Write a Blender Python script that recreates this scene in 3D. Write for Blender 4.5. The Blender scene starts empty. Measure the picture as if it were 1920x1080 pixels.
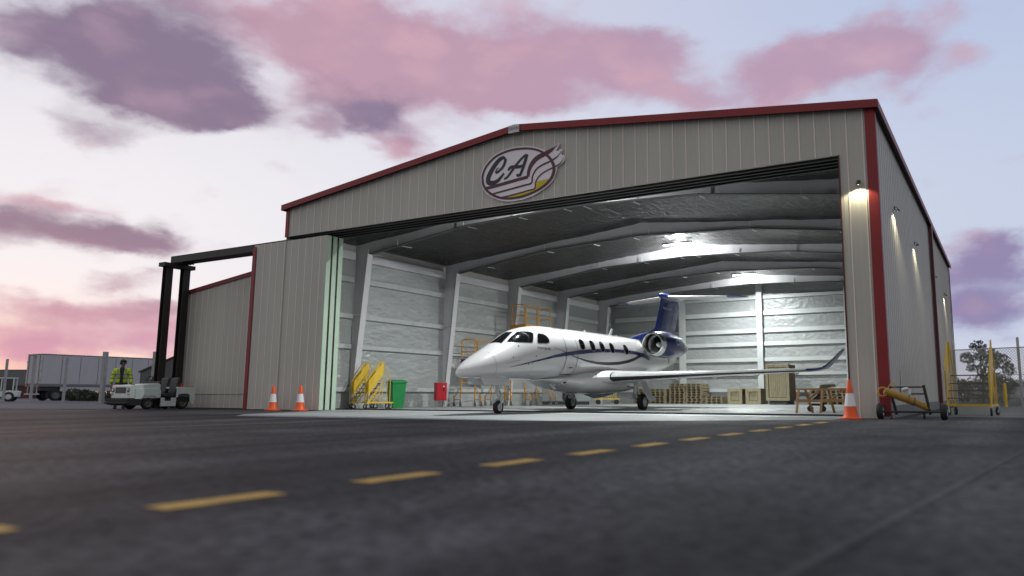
import bpy, bmesh, math, random
from math import sin, cos, pi, radians, sqrt, atan2
from mathutils import Vector, Matrix, Euler
random.seed(7)
SC = bpy.context.scene
COL = SC.collection

# ------------------------------------------------------------------ helpers
def lin(r, g, b):
    def c(u):
        u /= 255.0
        return u / 12.92 if u <= .04045 else ((u + .055) / 1.055) ** 2.4
    return (c(r), c(g), c(b), 1.0)

class MB:
    """collects faces, then links them as ONE mesh object"""
    def __init__(s):
        s.v = []; s.f = []; s.mi = []; s.m = 0
    def add(s, vs, fs):
        o = len(s.v)
        s.v += [tuple(v) for v in vs]
        s.f += [tuple(i + o for i in f) for f in fs]
        s.mi += [s.m] * len(fs)
        return s
    def box(s, c, d, rot=None):
        h = [k / 2 for k in d]
        vs = [Vector((x * h[0], y * h[1], z * h[2])) for x in (-1, 1) for y in (-1, 1) for z in (-1, 1)]
        if rot is not None:
            R = rot if isinstance(rot, Matrix) else Euler(rot).to_matrix()
            vs = [R @ v for v in vs]
        c = Vector(c)
        return s.add([v + c for v in vs], [(0, 1, 3, 2), (4, 6, 7, 5), (0, 4, 5, 1), (2, 3, 7, 6), (0, 2, 6, 4), (1, 5, 7, 3)])
    def span(s, a, b):
        return s.box([(p + q) / 2 for p, q in zip(a, b)], [abs(q - p) for p, q in zip(a, b)])
    def bar(s, p, q, w, h=None, up=(0, 0, 1)):
        p, q = Vector(p), Vector(q); h = h or w
        d = (q - p); L = d.length; d.normalize(); up = Vector(up)
        if abs(d.dot(up)) > .99: up = Vector((0, 1, 0))
        x = d.cross(up).normalized(); z = x.cross(d)
        R = Matrix((x, d, z)).transposed()
        return s.box((p + q) / 2, (w, L, h), R)
    def tube(s, pts, r, n=8, closed=False):
        pts = [Vector(p) for p in pts]; N = len(pts); rings = []
        prev = None
        for i, p in enumerate(pts):
            if closed: d = pts[(i + 1) % N] - pts[i - 1]
            else: d = pts[min(i + 1, N - 1)] - pts[max(i - 1, 0)]
            d.normalize()
            if prev is None:
                u = Vector((0, 0, 1)) if abs(d.z) < .9 else Vector((1, 0, 0))
                x = d.cross(u).normalized()
            else:
                x = (prev - d * prev.dot(d)).normalized()
            prev = x; y = d.cross(x)
            rr = r[i] if isinstance(r, (list, tuple)) else r
            rings.append([p + (x * cos(2 * pi * k / n) + y * sin(2 * pi * k / n)) * rr for k in range(n)])
        return s.loft(rings, caps=not closed, wrap=closed)
    def loft(s, rings, caps=True, wrap=False, closed=True):
        n = len(rings[0]); o = []; fs = []
        vs = [v for r in rings for v in r]
        R = len(rings)
        for i in range(R if wrap else R - 1):
            j = (i + 1) % R
            for k in range(n if closed else n - 1):
                l = (k + 1) % n
                fs.append((i * n + k, i * n + l, j * n + l, j * n + k))
        if caps and not wrap:
            fs.append(tuple(range(n - 1, -1, -1))); fs.append(tuple((R - 1) * n + k for k in range(n)))
        return s.add(vs, fs)
    def lathe(s, prof, p=(0, 0, 0), axis=(0, 0, 1), n=24, a0=0, a1=2 * pi, caps=True):
        ax = Vector(axis).normalized(); u = Vector((0, 0, 1)) if abs(ax.z) < .9 else Vector((1, 0, 0))
        x = ax.cross(u).normalized(); y = ax.cross(x); p = Vector(p)
        rings = [[p + ax * t + (x * cos(2 * pi * k / n) + y * sin(2 * pi * k / n)) * max(r, 1e-4) for k in range(n)] for r, t in prof]
        return s.loft(rings, caps=caps)
    def prism(s, poly, vec):
        vec = Vector(vec); n = len(poly)
        a = [Vector(p) for p in poly]; b = [p + vec for p in a]
        return s.loft([a, b])
    def sheet(s, poly):
        return s.add(poly, [tuple(range(len(poly)))])
    def grid(s, rows):
        return s.loft(rings=rows, caps=False, closed=False)
    def build(s, name, mat, parent=None, smooth=0, bevel=0, seg=2):
        me = bpy.data.meshes.new(name)
        me.from_pydata(s.v, [], s.f)
        for m in (mat if isinstance(mat, (list, tuple)) else [mat]): me.materials.append(m)
        for p, m in zip(me.polygons, s.mi): p.material_index = m
        bm = bmesh.new(); bm.from_mesh(me)
        bmesh.ops.recalc_face_normals(bm, faces=bm.faces[:]); bm.to_mesh(me); bm.free()
        if smooth:
            for p in me.polygons: p.use_smooth = True
            me.set_sharp_from_angle(angle=radians(smooth))
        me.update()
        o = bpy.data.objects.new(name, me); COL.objects.link(o)
        if parent is not None: o.parent = parent
        if bevel:
            b = o.modifiers.new('bevel', 'BEVEL'); b.width = bevel; b.segments = seg; b.limit_method = 'ANGLE'
        return o

def tag(o, label=None, cat=None, group=None, kind=None):
    if label: o['label'] = label
    if cat: o['category'] = cat
    if group: o['group'] = group
    if kind: o['kind'] = kind
    return o
def thing(name, label, cat, loc=(0, 0, 0), rz=0, group=None):
    o = bpy.data.objects.new(name, None); COL.objects.link(o)
    o.location = loc; o.rotation_euler = (0, 0, rz); o.empty_display_size = .2
    return tag(o, label, cat, group)
def dup(root, loc, rz=0, label=None, group=None):
    def cp(o, par):
        c = o.copy(); COL.objects.link(c)
        if par is not None: c.parent = par
        for ch in list(o.children): cp(ch, c)
        return c
    r = cp(root, None); r.location = loc; r.rotation_euler = (0, 0, rz)
    if label: r['label'] = label
    if group: r['group'] = group
    return r

# ------------------------------------------------------------------ materials
def newmat(name):
    m = bpy.data.materials.new(name); m.use_nodes = True
    nt = m.node_tree; b = nt.nodes['Principled BSDF']
    return m, nt, b
def pbr(name, col, rough=.5, metal=0., var=.12, scale=3., stretch=(1, 1, 1), bump=0., bscale=30., coat=0., rvar=.1, grime=0., bstretch=None):
    m, nt, b = newmat(name)
    N = nt.nodes.new; L = nt.links.new
    tc = N('ShaderNodeTexCoord'); mp = N('ShaderNodeMapping'); mp.inputs['Scale'].default_value = stretch
    L(tc.outputs['Object'], mp.inputs['Vector'])
    nz = N('ShaderNodeTexNoise'); nz.inputs['Scale'].default_value = scale; nz.inputs['Detail'].default_value = 7; nz.inputs['Roughness'].default_value = .6
    L(mp.outputs[0], nz.inputs['Vector'])
    c = Vector(col[:3])
    mx = N('ShaderNodeMix'); mx.data_type = 'RGBA'
    cr = N('ShaderNodeMapRange'); cr.inputs[1].default_value = .3; cr.inputs[2].default_value = .7
    L(nz.outputs[0], cr.inputs[0]); L(cr.outputs[0], mx.inputs[0])
    mx.inputs[6].default_value = (*(c * (1 - var)), 1); mx.inputs[7].default_value = (*(c * (1 + var)), 1)
    out = mx.outputs[2]
    if grime:
        n2 = N('ShaderNodeTexNoise'); n2.inputs['Scale'].default_value = scale * 4.3; n2.inputs['Detail'].default_value = 9; n2.inputs['Roughness'].default_value = .7
        L(mp.outputs[0], n2.inputs['Vector'])
        r2 = N('ShaderNodeMapRange'); r2.inputs[1].default_value = .56; r2.inputs[2].default_value = .72; r2.inputs[4].default_value = grime
        L(n2.outputs[0], r2.inputs[0])
        m2 = N('ShaderNodeMix'); m2.data_type = 'RGBA'; L(r2.outputs[0], m2.inputs[0]); L(out, m2.inputs[6])
        m2.inputs[7].default_value = (.05, .042, .034, 1); out = m2.outputs[2]
    L(out, b.inputs['Base Color'])
    rr = N('ShaderNodeMapRange'); rr.inputs[3].default_value = max(.02, rough - rvar); rr.inputs[4].default_value = min(1, rough + rvar)
    L(nz.outputs[0], rr.inputs[0]); L(rr.outputs[0], b.inputs['Roughness'])
    b.inputs['Metallic'].default_value = metal
    if coat: b.inputs['Coat Weight'].default_value = coat; b.inputs['Coat Roughness'].default_value = .06
    if bump:
        nb = N('ShaderNodeTexNoise'); nb.inputs['Scale'].default_value = bscale; nb.inputs['Detail'].default_value = 6
        if bstretch:
            mb = N('ShaderNodeMapping'); mb.inputs['Scale'].default_value = bstretch; L(tc.outputs['Object'], mb.inputs['Vector']); L(mb.outputs[0], nb.inputs['Vector'])
        else: L(mp.outputs[0], nb.inputs['Vector'])
        bp = N('ShaderNodeBump'); bp.inputs['Strength'].default_value = 1.0; bp.inputs['Distance'].default_value = bump
        L(nb.outputs[0], bp.inputs['Height']); L(bp.outputs[0], b.inputs['Normal'])
    return m
def emis(name, col, strength):
    m, nt, b = newmat(name)
    b.inputs['Base Color'].default_value = (.8, .8, .8, 1)
    b.inputs['Emission Color'].default_value = (*col[:3], 1); b.inputs['Emission Strength'].default_value = strength
    return m

M = {}
M['cladding'] = pbr('cladding_beige', (.475, .455, .42), .55, 0, .09, .7, (1, 1, .12), grime=.10, bump=.003, bscale=1.2)
M['cladding_side'] = pbr('cladding_side', (.46, .44, .42), .5, 0, .08, .7, (1, 1, .12), grime=.06)
M['red'] = pbr('trim_red', (.225, .008, .014), .5, 0, .15, 2)
M['dark_red'] = pbr('trim_dark_red', (.085, .010, .014), .5, 0, .2, 2)
M['dark'] = pbr('dark_steel', (.018, .016, .015), .55, 0, .25, 3, bump=.002)
M['mast'] = pbr('mast_brown_steel', (.016, .011, .009), .6, 0, .35, 2.5, grime=.1)
M['roof'] = pbr('roof_sheet', (.05, .045, .043), .6, 0, .1, 2)
M['frame_shade'] = pbr('flange_shade', (.055, .053, .055), .6)  # shade under the rafters, put into the flange colour
M['frame'] = pbr('frame_paint', (.60, .585, .605), .45, 0, .08, .8, grime=.03)
M['girt'] = pbr('girt_paint', (.55, .57, .57), .42, 0, .07, 1.5)
M['insul'] = None
M['green_edge'] = pbr('leaf_edge_green', (.40, .50, .39), .5, 0, .08, 1.2, grime=.04)
M['rubber'] = pbr('black_rubber', (.012, .012, .012), .75, 0, .25, 6)
M['tyre'] = pbr('tyre', (.014, .0135, .013), .7, 0, .35, 8)
M['chrome'] = pbr('bright_metal', (.72, .72, .72), .2, 1, .06, 5)
M['steel'] = pbr('grey_steel', (.36, .37, .38), .38, .9, .15, 5)
M['alu'] = pbr('cast_alloy', (.60, .61, .61), .38, .3, .2, 9)
M['white'] = pbr('white_paint', (.64, .625, .635), .22, 0, .02, 2, coat=.6, rvar=.03)
M['blue'] = pbr('blue_paint', (.012, .026, .175), .26, 0, .08, 2, coat=.5, rvar=.03)
M['navy'] = pbr('navy_paint', (.012, .014, .06), .26, 0, .08, 2, coat=.5, rvar=.03)
M['black'] = pbr('black_paint', (.01, .01, .011), .3, 0, .1, 2)
M['glass'] = pbr('dark_glass', (.006, .007, .007), .05, 0, .1, 2, rvar=.02)
M['line'] = pbr('panel_gap', (.05, .045, .045), .6)
M['yellow'] = pbr('yellow_paint', (.66, .43, .03), .45, 0, .12, 4, grime=.05)
M['tube_yellow'] = pbr('tube_yellow', (.34, .195, .03), .5, 0, .15, 5, grime=.15)
M['engine_blue'] = pbr('engine_blue', (.010, .018, .105), .28, 0, .08, 2, coat=.4, rvar=.03)
M['worn_yellow'] = pbr('worn_yellow', (.36, .20, .03), .6, 0, .25, 6, grime=.3)
M['rib'] = pbr('rib_skylit_tint', (.76, .65, .61), .5, 0, .08, 1.5)  # rib tops painted lighter and pinker, as if catching the sky from the left
M['steel_dark'] = pbr('wheel_grey', (.12, .12, .125), .5, .3, .2, 6)
M['edge_metal'] = pbr('polished_edge', (.80, .82, .82), .24, .55, .05, 5)
M['orange'] = pbr('scaffold_orange', (.52, .24, .018), .45, 0, .16, 4, grime=.12)
M['tread'] = pbr('tread_brown', (.17, .11, .075), .7, 0, .2, 6)
M['cone'] = pbr('cone_orange', (.72, .092, .012), .5, 0, .1, 6, grime=.08)
M['cone_band'] = pbr('cone_white', (.72, .72, .76), .4, 0, .06, 8)
M['bin'] = pbr('bin_green', (.012, .21, .055), .42, 0, .08, 4)
M['cab_red'] = pbr('cabinet_red', (.42, .012, .022), .38, 0, .08, 4)
M['grey_box'] = pbr('locker_grey', (.22, .235, .245), .5, 0, .1, 2)
M['wood'] = pbr('pallet_wood', (.24, .195, .125), .8, 0, .32, 3, (1, 6, 1), bump=.002, bscale=20)
M['crate'] = pbr('crate_wood', (.33, .285, .18), .72, 0, .25, 4, (6, 6, .8), grime=.15, bump=.003, bscale=14)
M['crate_dark'] = pbr('crate_groove', (.13, .10, .055), .8, 0, .3, 5)
M['trestle'] = pbr('trestle_wood', (.30, .155, .065), .62, 0, .25, 4, (1, 1, 5), bump=.002)
M['olive'] = pbr('olive_cover', (.10, .09, .05), .8, 0, .35, 8)
M['tug'] = pbr('tug_paint', (.60, .67, .66), .4, 0, .08, 3, grime=.22)
M['seat'] = pbr('seat_vinyl', (.035, .035, .04), .55, 0, .15, 6)
M['trailer'] = pbr('trailer_white', (.43, .42, .44), .5, 0, .06, .8, (1, 1, .2), grime=.06)
M['trailer_grey'] = pbr('trailer_frame', (.16, .16, .17), .6, 0, .12, 2)
M['post'] = pbr('concrete_post', (.34, .33, .34), .85, 0, .15, 5, bump=.002)
M['shed'] = pbr('shed_grey', (.085, .085, .09), .6, 0, .15, 1.5, (1, 1, .2))
M['galv'] = pbr('galvanised', (.42, .43, .42), .6, .1, .15, 6)
M['bark'] = pbr('bark', (.035, .028, .02), .9, 0, .3, 8, bump=.01)
M['leaf'] = pbr('leaf_dark', (.035, .045, .022), .6, 0, .5, 6)
M['car'] = pbr('car_white', (.62, .64, .68), .25, 0, .03, 2, coat=.6)
M['car_red'] = pbr('car_maroon', (.22, .02, .03), .25, 0, .05, 2, coat=.6)
M['maroon'] = pbr('container_maroon', (.10, .022, .022), .65, 0, .2, 2)
M['skin'] = pbr('skin', (.22, .12, .085), .55, 0, .08, 20)
M['hair'] = pbr('hair', (.012, .009, .007), .6)
M['navy_cloth'] = pbr('navy_cloth', (.018, .020, .032), .85, 0, .2, 20)
M['grey_tape'] = pbr('reflective_tape', (.24, .25, .28), .45, 0, .1, 20)
M['hivis'] = pbr('hivis_yellow', (.50, .66, .015), .75, 0, .12, 12, bump=.006, bscale=18)
M['lamp_body'] = pbr('lamp_body', (.05, .05, .05), .5)
M['tail_lens'] = pbr('red_lens', (.45, .015, .015), .2)
M['amber'] = pbr('amber_lens', (.6, .16, .01), .25)
M['headlamp'] = pbr('headlamp_glass', (.5, .52, .52), .08, .3)

def insulation(name, col, rough, sx, amp, sheen=.5):
    """crumpled vinyl-faced blanket"""
    m, nt, b = newmat(name); N = nt.nodes.new; L = nt.links.new
    tc = N('ShaderNodeTexCoord'); mp = N('ShaderNodeMapping'); mp.inputs['Scale'].default_value = sx
    L(tc.outputs['Object'], mp.inputs['Vector'])
    n1 = N('ShaderNodeTexNoise'); n1.inputs['Scale'].default_value = 1.3; n1.inputs['Detail'].default_value = 8; n1.inputs['Roughness'].default_value = .62; n1.inputs['Distortion'].default_value = .6
    n2 = N('ShaderNodeTexVoronoi'); n2.inputs['Scale'].default_value = 2.6; n2.feature = 'SMOOTH_F1'
    L(mp.outputs[0], n1.inputs['Vector']); L(mp.outputs[0], n2.inputs['Vector'])
    ad = N('ShaderNodeMath'); ad.operation = 'MULTIPLY_ADD'; ad.inputs[1].default_value = .55
    L(n2.outputs['Distance'], ad.inputs[0]); L(n1.outputs[0], ad.inputs[2])
    bp = N('ShaderNodeBump'); bp.inputs['Distance'].default_value = amp; bp.inputs['Strength'].default_value = 1
    L(ad.outputs[0], bp.inputs['Height']); L(bp.outputs[0], b.inputs['Normal'])
    n3 = N('ShaderNodeTexNoise'); n3.inputs['Scale'].default_value = .8; n3.inputs['Detail'].default_value = 6; L(mp.outputs[0], n3.inputs['Vector'])
    mx = N('ShaderNodeMix'); mx.data_type = 'RGBA'; L(n3.outputs[0], mx.inputs[0])
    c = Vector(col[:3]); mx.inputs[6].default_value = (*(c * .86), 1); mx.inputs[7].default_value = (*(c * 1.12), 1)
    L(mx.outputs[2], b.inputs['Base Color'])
    b.inputs['Roughness'].default_value = rough; b.inputs['Specular IOR Level'].default_value = sheen
    return m
M['insul'] = insulation('wall_insulation', (.35, .362, .362), .25, (1.6, 1.0, 2.4), .05)
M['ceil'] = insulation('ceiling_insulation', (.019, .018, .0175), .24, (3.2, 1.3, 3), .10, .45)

def ground_mat(name, col, streak, fine, rough, dirs):
    m, nt, b = newmat(name); N = nt.nodes.new; L = nt.links.new
    tc = N('ShaderNodeTexCoord'); mp = N('ShaderNodeMapping'); mp.inputs['Rotation'].default_value = (0, 0, dirs); mp.inputs['Scale'].default_value = (.75, .04, 1)
    L(tc.outputs['Object'], mp.inputs['Vector'])
    n1 = N('ShaderNodeTexNoise'); n1.inputs['Scale'].default_value = 1; n1.inputs['Detail'].default_value = 5; L(mp.outputs[0], n1.inputs['Vector'])
    n2 = N('ShaderNodeTexNoise'); n2.inputs['Scale'].default_value = .35; n2.inputs['Detail'].default_value = 6; L(tc.outputs['Object'], n2.inputs['Vector'])
    n3 = N('ShaderNodeTexNoise'); n3.inputs['Scale'].default_value = 13; n3.inputs['Detail'].default_value = 4; L(tc.outputs['Object'], n3.inputs['Vector'])
    def mr(s, a, b_, lo, hi):
        r = N('ShaderNodeMapRange'); r.inputs[1].default_value = a; r.inputs[2].default_value = b_; r.inputs[3].default_value = lo; r.inputs[4].default_value = hi; L(s, r.inputs[0]); return r.outputs[0]
    def mul(a, c):
        k = N('ShaderNodeMath'); k.operation = 'MULTIPLY'; L(a, k.inputs[0]); L(c, k.inputs[1]); return k.outputs[0]
    n4 = N('ShaderNodeTexNoise'); n4.inputs['Scale'].default_value = .9; n4.inputs['Detail'].default_value = 8; n4.inputs['Roughness'].default_value = .65; L(tc.outputs['Object'], n4.inputs['Vector'])
    f = mul(mr(n4.outputs[0], .3, .7, 1 - streak * .6, 1 + streak * .6), mul(mul(mr(n1.outputs[0], .34, .66, 1 - streak, 1 + streak), mr(n2.outputs[0], .3, .7, 1 - streak * .8, 1 + streak * .8)), mr(n3.outputs[0], .3, .7, 1 - fine, 1 + fine)))
    v = N('ShaderNodeVectorMath'); v.operation = 'SCALE'; v.inputs[0].default_value = col[:3]; L(f, v.inputs['Scale']); L(v.outputs[0], b.inputs['Base Color'])
    b.inputs['Specular IOR Level'].default_value = .08 if rough > .7 else .4
    L(mr(n2.outputs[0], .3, .7, rough - .08, rough + .08), b.inputs['Roughness'])
    bp = N('ShaderNodeBump'); bp.inputs['Distance'].default_value = .004; bp.inputs['Strength'].default_value = .6; L(n3.outputs[0], bp.inputs['Height']); L(bp.outputs[0], b.inputs['Normal'])
    return m
M['asphalt'] = ground_mat('asphalt', (.050, .049, .052), .55, .60, .80, radians(-14))
M['concrete'] = ground_mat('apron_concrete', (.23, .24, .243), .12, .10, .6, radians(5))
M['hall_floor'] = ground_mat('hall_floor_concrete', (.33, .345, .345), .05, .05, .42, radians(5))
M['strip'] = ground_mat('pale_concrete', (.125, .122, .138), .2, .15, .85, radians(5))
M['side'] = ground_mat('side_concrete', (.17, .175, .165), .2, .15, .85, radians(5))
M['mark'] = pbr('road_yellow', (.46, .28, .05), .75, 0, .35, 5, grime=.75)
M['mark_faint'] = pbr('road_yellow_worn', (.17, .14, .07), .75, 0, .25, 2)
M['seam'] = ground_mat('tar_seam', (.061, .060, .062), .4, .3, .8, 0)
LAMP_W = 2700; GLOW_W = 420; WALL_W = 34; SKY_GAIN = 1.0; SUN_E = .35; BACK_SKY = (194, 196, 194)
SKY_PINK = [(48.5, 21.1, 4.5, 2.6, 0.5), (43.6, 17.7, 2.0, 1.0, 0.5), (19.5, 26.9, 2.4, 1.9, -0.5), (10.0, 27.3, 5.6, 1.1, -0.3), (53.0, 21.5, 1.4, 1.1, -0.3), (42.2, 22.8, 17.8, 5.8, 0.3), (60.4, 20.6, 9.2, 5.2, 0.25), (12.6, 24.8, 13.5, 3.4, 0.2), (63.5, 4.0, 8.3, 3.0, 0.25), (54.7, 25.4, 4.8, 2.1, 0.6), (49.5, 25.6, 5.8, 2.6, 0.8), (45.6, 26.8, 5.7, 2.2, 0.7), (42.2, 24.3, 5.9, 2.7, 0.7), (46.2, 22.1, 5.0, 1.9, 0.6), (35.9, 24.0, 6.1, 2.4, 0.7), (31.7, 26.4, 5.4, 2.3, 0.7), (27.3, 24.5, 5.4, 2.4, 0.7), (23.9, 25.2, 3.7, 2.3, 0.6), (38.0, 22.0, 4.9, 1.6, 0.5), (33.4, 22.2, 5.4, 1.2, 0.5), (20.9, 22.4, 3.7, 1.2, 0.6), (15.5, 23.6, 3.6, 1.9, 0.8), (10.6, 24.2, 4.2, 2.1, 0.9), (7.1, 24.4, 4.0, 2.2, 0.9), (5.0, 22.7, 2.8, 1.6, 0.7), (0.3, 22.9, 2.0, 0.9, 0.5), (12.7, 22.2, 4.6, 1.3, 0.5), (43.2, 18.7, 2.4, 1.4, 0.5), (66.1, 11.9, 2.9, 0.7, 0.7), (63.3, 11.5, 1.7, 0.7, 0.5), (66.6, 2.9, 3.3, 1.9, 0.7), (62.6, 3.4, 4.8, 1.4, 0.7), (57.6, 4.6, 4.7, 1.4, 0.6), (65.0, 5.9, 4.0, 0.7, 0.5), (1.2, 10.6, 2.6, 1.1, 0.6), (59.5, 22.1, 4.7, 2.1, 0.4)]
SKY_DARK = [(51.7, 25.3, 4.3, 1.5, 0.3), (49.6, 21.6, 2.2, 1.5, 0.3), (45.4, 21.8, 3.1, 1.3, 0.35), (40.6, 24.1, 3.2, 1.2, 0.25), (33.8, 24.8, 3.7, 1.2, 0.25), (49.7, 16.8, 2.2, 0.8, 0.25), (49.9, 19.0, 2.6, 0.9, 0.4), (45.3, 19.9, 2.7, 1.2, 0.5), (35.5, 22.1, 3.7, 1.0, 0.35), (63.8, 24.4, 3.4, 0.7, -0.15), (66.2, 21.8, 5.4, 2.6, 1.0), (60.6, 23.5, 6.1, 3.1, 1.0), (56.6, 22.7, 2.6, 1.4, 0.6), (59.4, 19.9, 5.0, 2.4, 1.0), (56.0, 19.6, 3.0, 1.8, 0.8), (57.6, 18.1, 2.3, 0.9, 0.6), (62.4, 19.0, 2.1, 0.8, 0.5), (63.4, 16.6, 2.6, 1.2, 0.55), (65.8, 17.3, 2.2, 0.8, 0.4), (59.3, 14.9, 2.2, 0.9, 0.3), (47.7, 21.1, 4.1, 1.9, 0.62), (46.5, 20.3, 2.3, 1.0, 0.5), (42.8, 18.6, 2.4, 1.2, 0.45), (40.1, 21.5, 3.2, 1.2, 0.3), (29.7, 21.5, 3.8, 0.9, 0.55), (26.4, 27.1, 4.9, 1.6, 0.35), (23.9, 26.0, 3.3, 1.6, 0.3), (15.9, 22.9, 6.0, 1.4, 0.25), (5.6, 24.7, 3.2, 1.6, 0.3), (65.4, 10.0, 5.7, 1.6, 1.25), (61.1, 9.9, 2.1, 0.9, 0.7), (67.1, 11.0, 2.1, 0.6, 0.5), (61.2, 7.5, 2.1, 0.6, 0.8), (62.5, 5.6, 4.9, 1.0, 0.85), (58.0, 6.1, 1.9, 0.7, 0.5), (66.0, 4.7, 3.1, 0.8, 0.6), (0.9, 8.3, 3.1, 2.2, 1.2), (-0.7, 9.7, 1.9, 1.8, 0.8), (0.6, 5.0, 3.9, 1.5, 1.1), (2.5, 6.2, 1.7, 0.9, 0.5)]
# ------------------------------------------------------------------ ground
def ground_sheet(name, poly, z, mat):
    mb = MB(); mb.sheet([(x, y, z) for x, y in poly])
    return tag(mb.build(name, mat), kind='structure')
g = MB(); g.sheet([(-2500, -2500, 0), (2500, -2500, 0), (2500, 2500, 0), (-2500, 2500, 0)])
tag(g.build('ground', M['asphalt']), kind='structure')
ground_sheet('concrete_apron', [(-17.0, -.02), (-16.2, -1.6), (-15.2, -4.1), (-14.0, -5.2), (-9.6, -5.1), (-6.1, -4.9), (-3.2, -3.1), (-.95, -1.25), (-.8, -.02)], .004, M['concrete'])
ground_sheet('hangar_floor', [(-19.05, -.02), (-.12, -.02), (-.12, 23.95), (-19.05, 23.95)], .008, M['hall_floor'])
ground_sheet('pale_strip', [(-60, -14.3), (-36.6, -5.6), (-30.1, -3.2), (-27.6, -2.3), (-25.9, -1.6), (-26.5, 1.0), (-26.4, 9), (-30, 60), (-60, 140), (-330, 30)], .004, M['strip'])
ground_sheet('side_apron', [(.3, 2.2), (5.5, 2.2), (5.5, 20.5), (.3, 20.5)], .004, M['side'])
gr = MB(); gr.span((-19.0, 1.18, .0085), (-.15, 1.26, .050)); tag(gr.build('floor_rail', M['black']), kind='structure')
mb = MB(); mb.grid([[(-36.6, -5.75, .008), (-30.1, -3.35, .008), (-26.3, -1.9, .008)], [(-36.6, -5.45, .008), (-30.1, -3.05, .008), (-26.3, -1.6, .008)]]); tag(mb.build('edge_line', M['side']), kind='structure')
def dash(y0, y1, x0, x1, w=.17):
    mb = MB()
    n = 10; L = []; R = []
    for i in range(n + 1):
        t = i / n; y = y0 + (y1 - y0) * t; x = x0 + (x1 - x0) * t
        L.append((x - w / 2 + random.uniform(-.006, .006), y, .004)); R.append((x + w / 2 + random.uniform(-.006, .006), y, .004))
    mb.grid([L, R]); return tag(mb.build('yellow_dash', M['mark']), kind='structure')
y = -16.0
for k in range(12):
    x0 = -1.135 + (y + 15.4) * .028
    dash(y, y + .62, x0, x0 + .62 * .028); y += 1.16
mb = MB(); mb.grid([[(-9.75, -15.5, .004), (-9.22, -5.4, .0065)], [(-9.63, -15.5, .004), (-9.10, -5.4, .0065)]])
tag(mb.build('worn_yellow_line', M['mark_faint']), kind='structure')
mb = MB(); mb.grid([[(1.55, -15.4, .004), (3.1, -2.0, .004)], [(1.59, -15.4, .004), (3.16, -2.0, .004)]])
tag(mb.build('pavement_seam', M['seam']), kind='structure')

# ------------------------------------------------------------------ hangar
W = 19.17; D = 24.0; XR = -W / 2
EAVE = 6.86; RIDGE = 8.00                    # underside of the outer roof at the walls
def gable(x): return EAVE - .02 + (RIDGE - EAVE) * (1 - abs(x - XR) / (W / 2))
def ceil_z(x): return 6.11 + .875 * (1 - abs(x - XR) / (W / 2 - .1))
HD = 5.87
hangar = thing('hangar', 'large beige corrugated metal hangar with red trim and a wide open door', 'hangar')
PROF = [(0, 0), (.008, .012), (.034, .012), (.042, 0), (.145, 0), (.150, .003), (.165, .003), (.170, 0), (.250, 0), (.255, .003), (.270, .003), (.275, 0)]
def corrug(mb, a, b, zb, zt, place, per=.352, off=.1, rib=None):
    """vertical ribbed sheet from a to b; place(s, h, z) puts a point"""
    ss = [(a, 0.)]; k = math.floor((a - off) / per)
    while off + k * per < b:
        for s, h in PROF:
            q = off + k * per + s
            if a + .004 < q < b - .004: ss.append((q, h))
        k += 1
    ss.append((b, 0.))
    A = [place(s, h, zb(s)) for s, h in ss]; B = [place(s, h, zt(s)) for s, h in ss]
    m0 = mb.m
    for i in range(len(ss) - 1):
        mb.m = rib if (rib is not None and ss[i][1] > .011 and ss[i + 1][1] > .011) else m0
        mb.add([A[i], A[i + 1], B[i + 1], B[i]], [(0, 1, 2, 3)])
    mb.m = m0
fw = MB(); front = lambda s, h, z: (s, -h, z)
corrug(fw, -W, -.76, lambda s: HD, gable, front, rib=1)
corrug(fw, -.76, 0, lambda s: .004, gable, front, rib=1)
fw.span((-W, .002, HD), (-.76, .06, EAVE - .1)); fw.span((-.76, .002, .01), (-.002, .10, EAVE - .1))
fw.build('front_wall', [M['cladding'], M['rib']], hangar)
jm = MB(); jm.span((-.79, -.03, .01), (-.761, .1, HD - .002)); jm.build('door_jamb', M['dark_red'], hangar)
sw = MB(); corrug(sw, 0, D, lambda s: .02, lambda s: EAVE, lambda s, h, z: (h, s, z), off=.05)
sw.span((-.06, .101, .01), (-.004, D, EAVE)); sw.build('side_wall', M['cladding_side'], hangar)
lw = MB(); corrug(lw, 0, D, lambda s: .02, lambda s: EAVE, lambda s, h, z: (-W - h, s, z), off=.05)
lw.span((-W + .004, 1.0, .01), (-W + .06, D, EAVE)); lw.build('side_wall', M['cladding_side'], hangar)
bw = MB(); corrug(bw, -W, 0, lambda s: .02, gable, lambda s, h, z: (s, D + h, z)); bw.span((-W + .01, D - .04, .01), (-.01, D - .004, EAVE)); bw.build('back_wall', M['cladding_side'], hangar)
kb = MB(); kb.span((.012, .25, .004), (.034, D - .1, .27)); kb.build('base_band', pbr('base_band_grey', (.15, .15, .155), .7, 0, .12, 2, grime=.15), hangar)
# roof slabs with overhang, dark underneath
O = .13; O2 = .17
for sgn in (-1, 1):
    xe = XR + sgn * (W / 2 + O); ze = EAVE - (RIDGE - EAVE) * O / (W / 2)
    r = MB(); r.prism([(XR, -O2 + .012, RIDGE), (xe - sgn * .012, -O2 + .012, ze), (xe - sgn * .012, -O2 + .012, ze + .09), (XR, -O2 + .012, RIDGE + .09)], (0, D + 2 * O2 - .024, 0))
    r.build('roof', M['roof'], hangar)
    f = MB(); f.prism([(XR, -O2 - .012, RIDGE - .065), (xe, -O2 - .012, ze - .065), (xe, -O2 - .012, ze + .125), (XR, -O2 - .012, RIDGE + .125)], (0, .022, 0))
    f.span((xe - .011, -O2 + .011, ze - .065), (xe + .011, D + O2, ze + .12)) if sgn > 0 else f.span((xe - .011, -O2 + .011, ze - .065), (xe + .011, D + O2, ze + .12))
    f.build('fascia', M['red'], hangar, bevel=.004)
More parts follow.
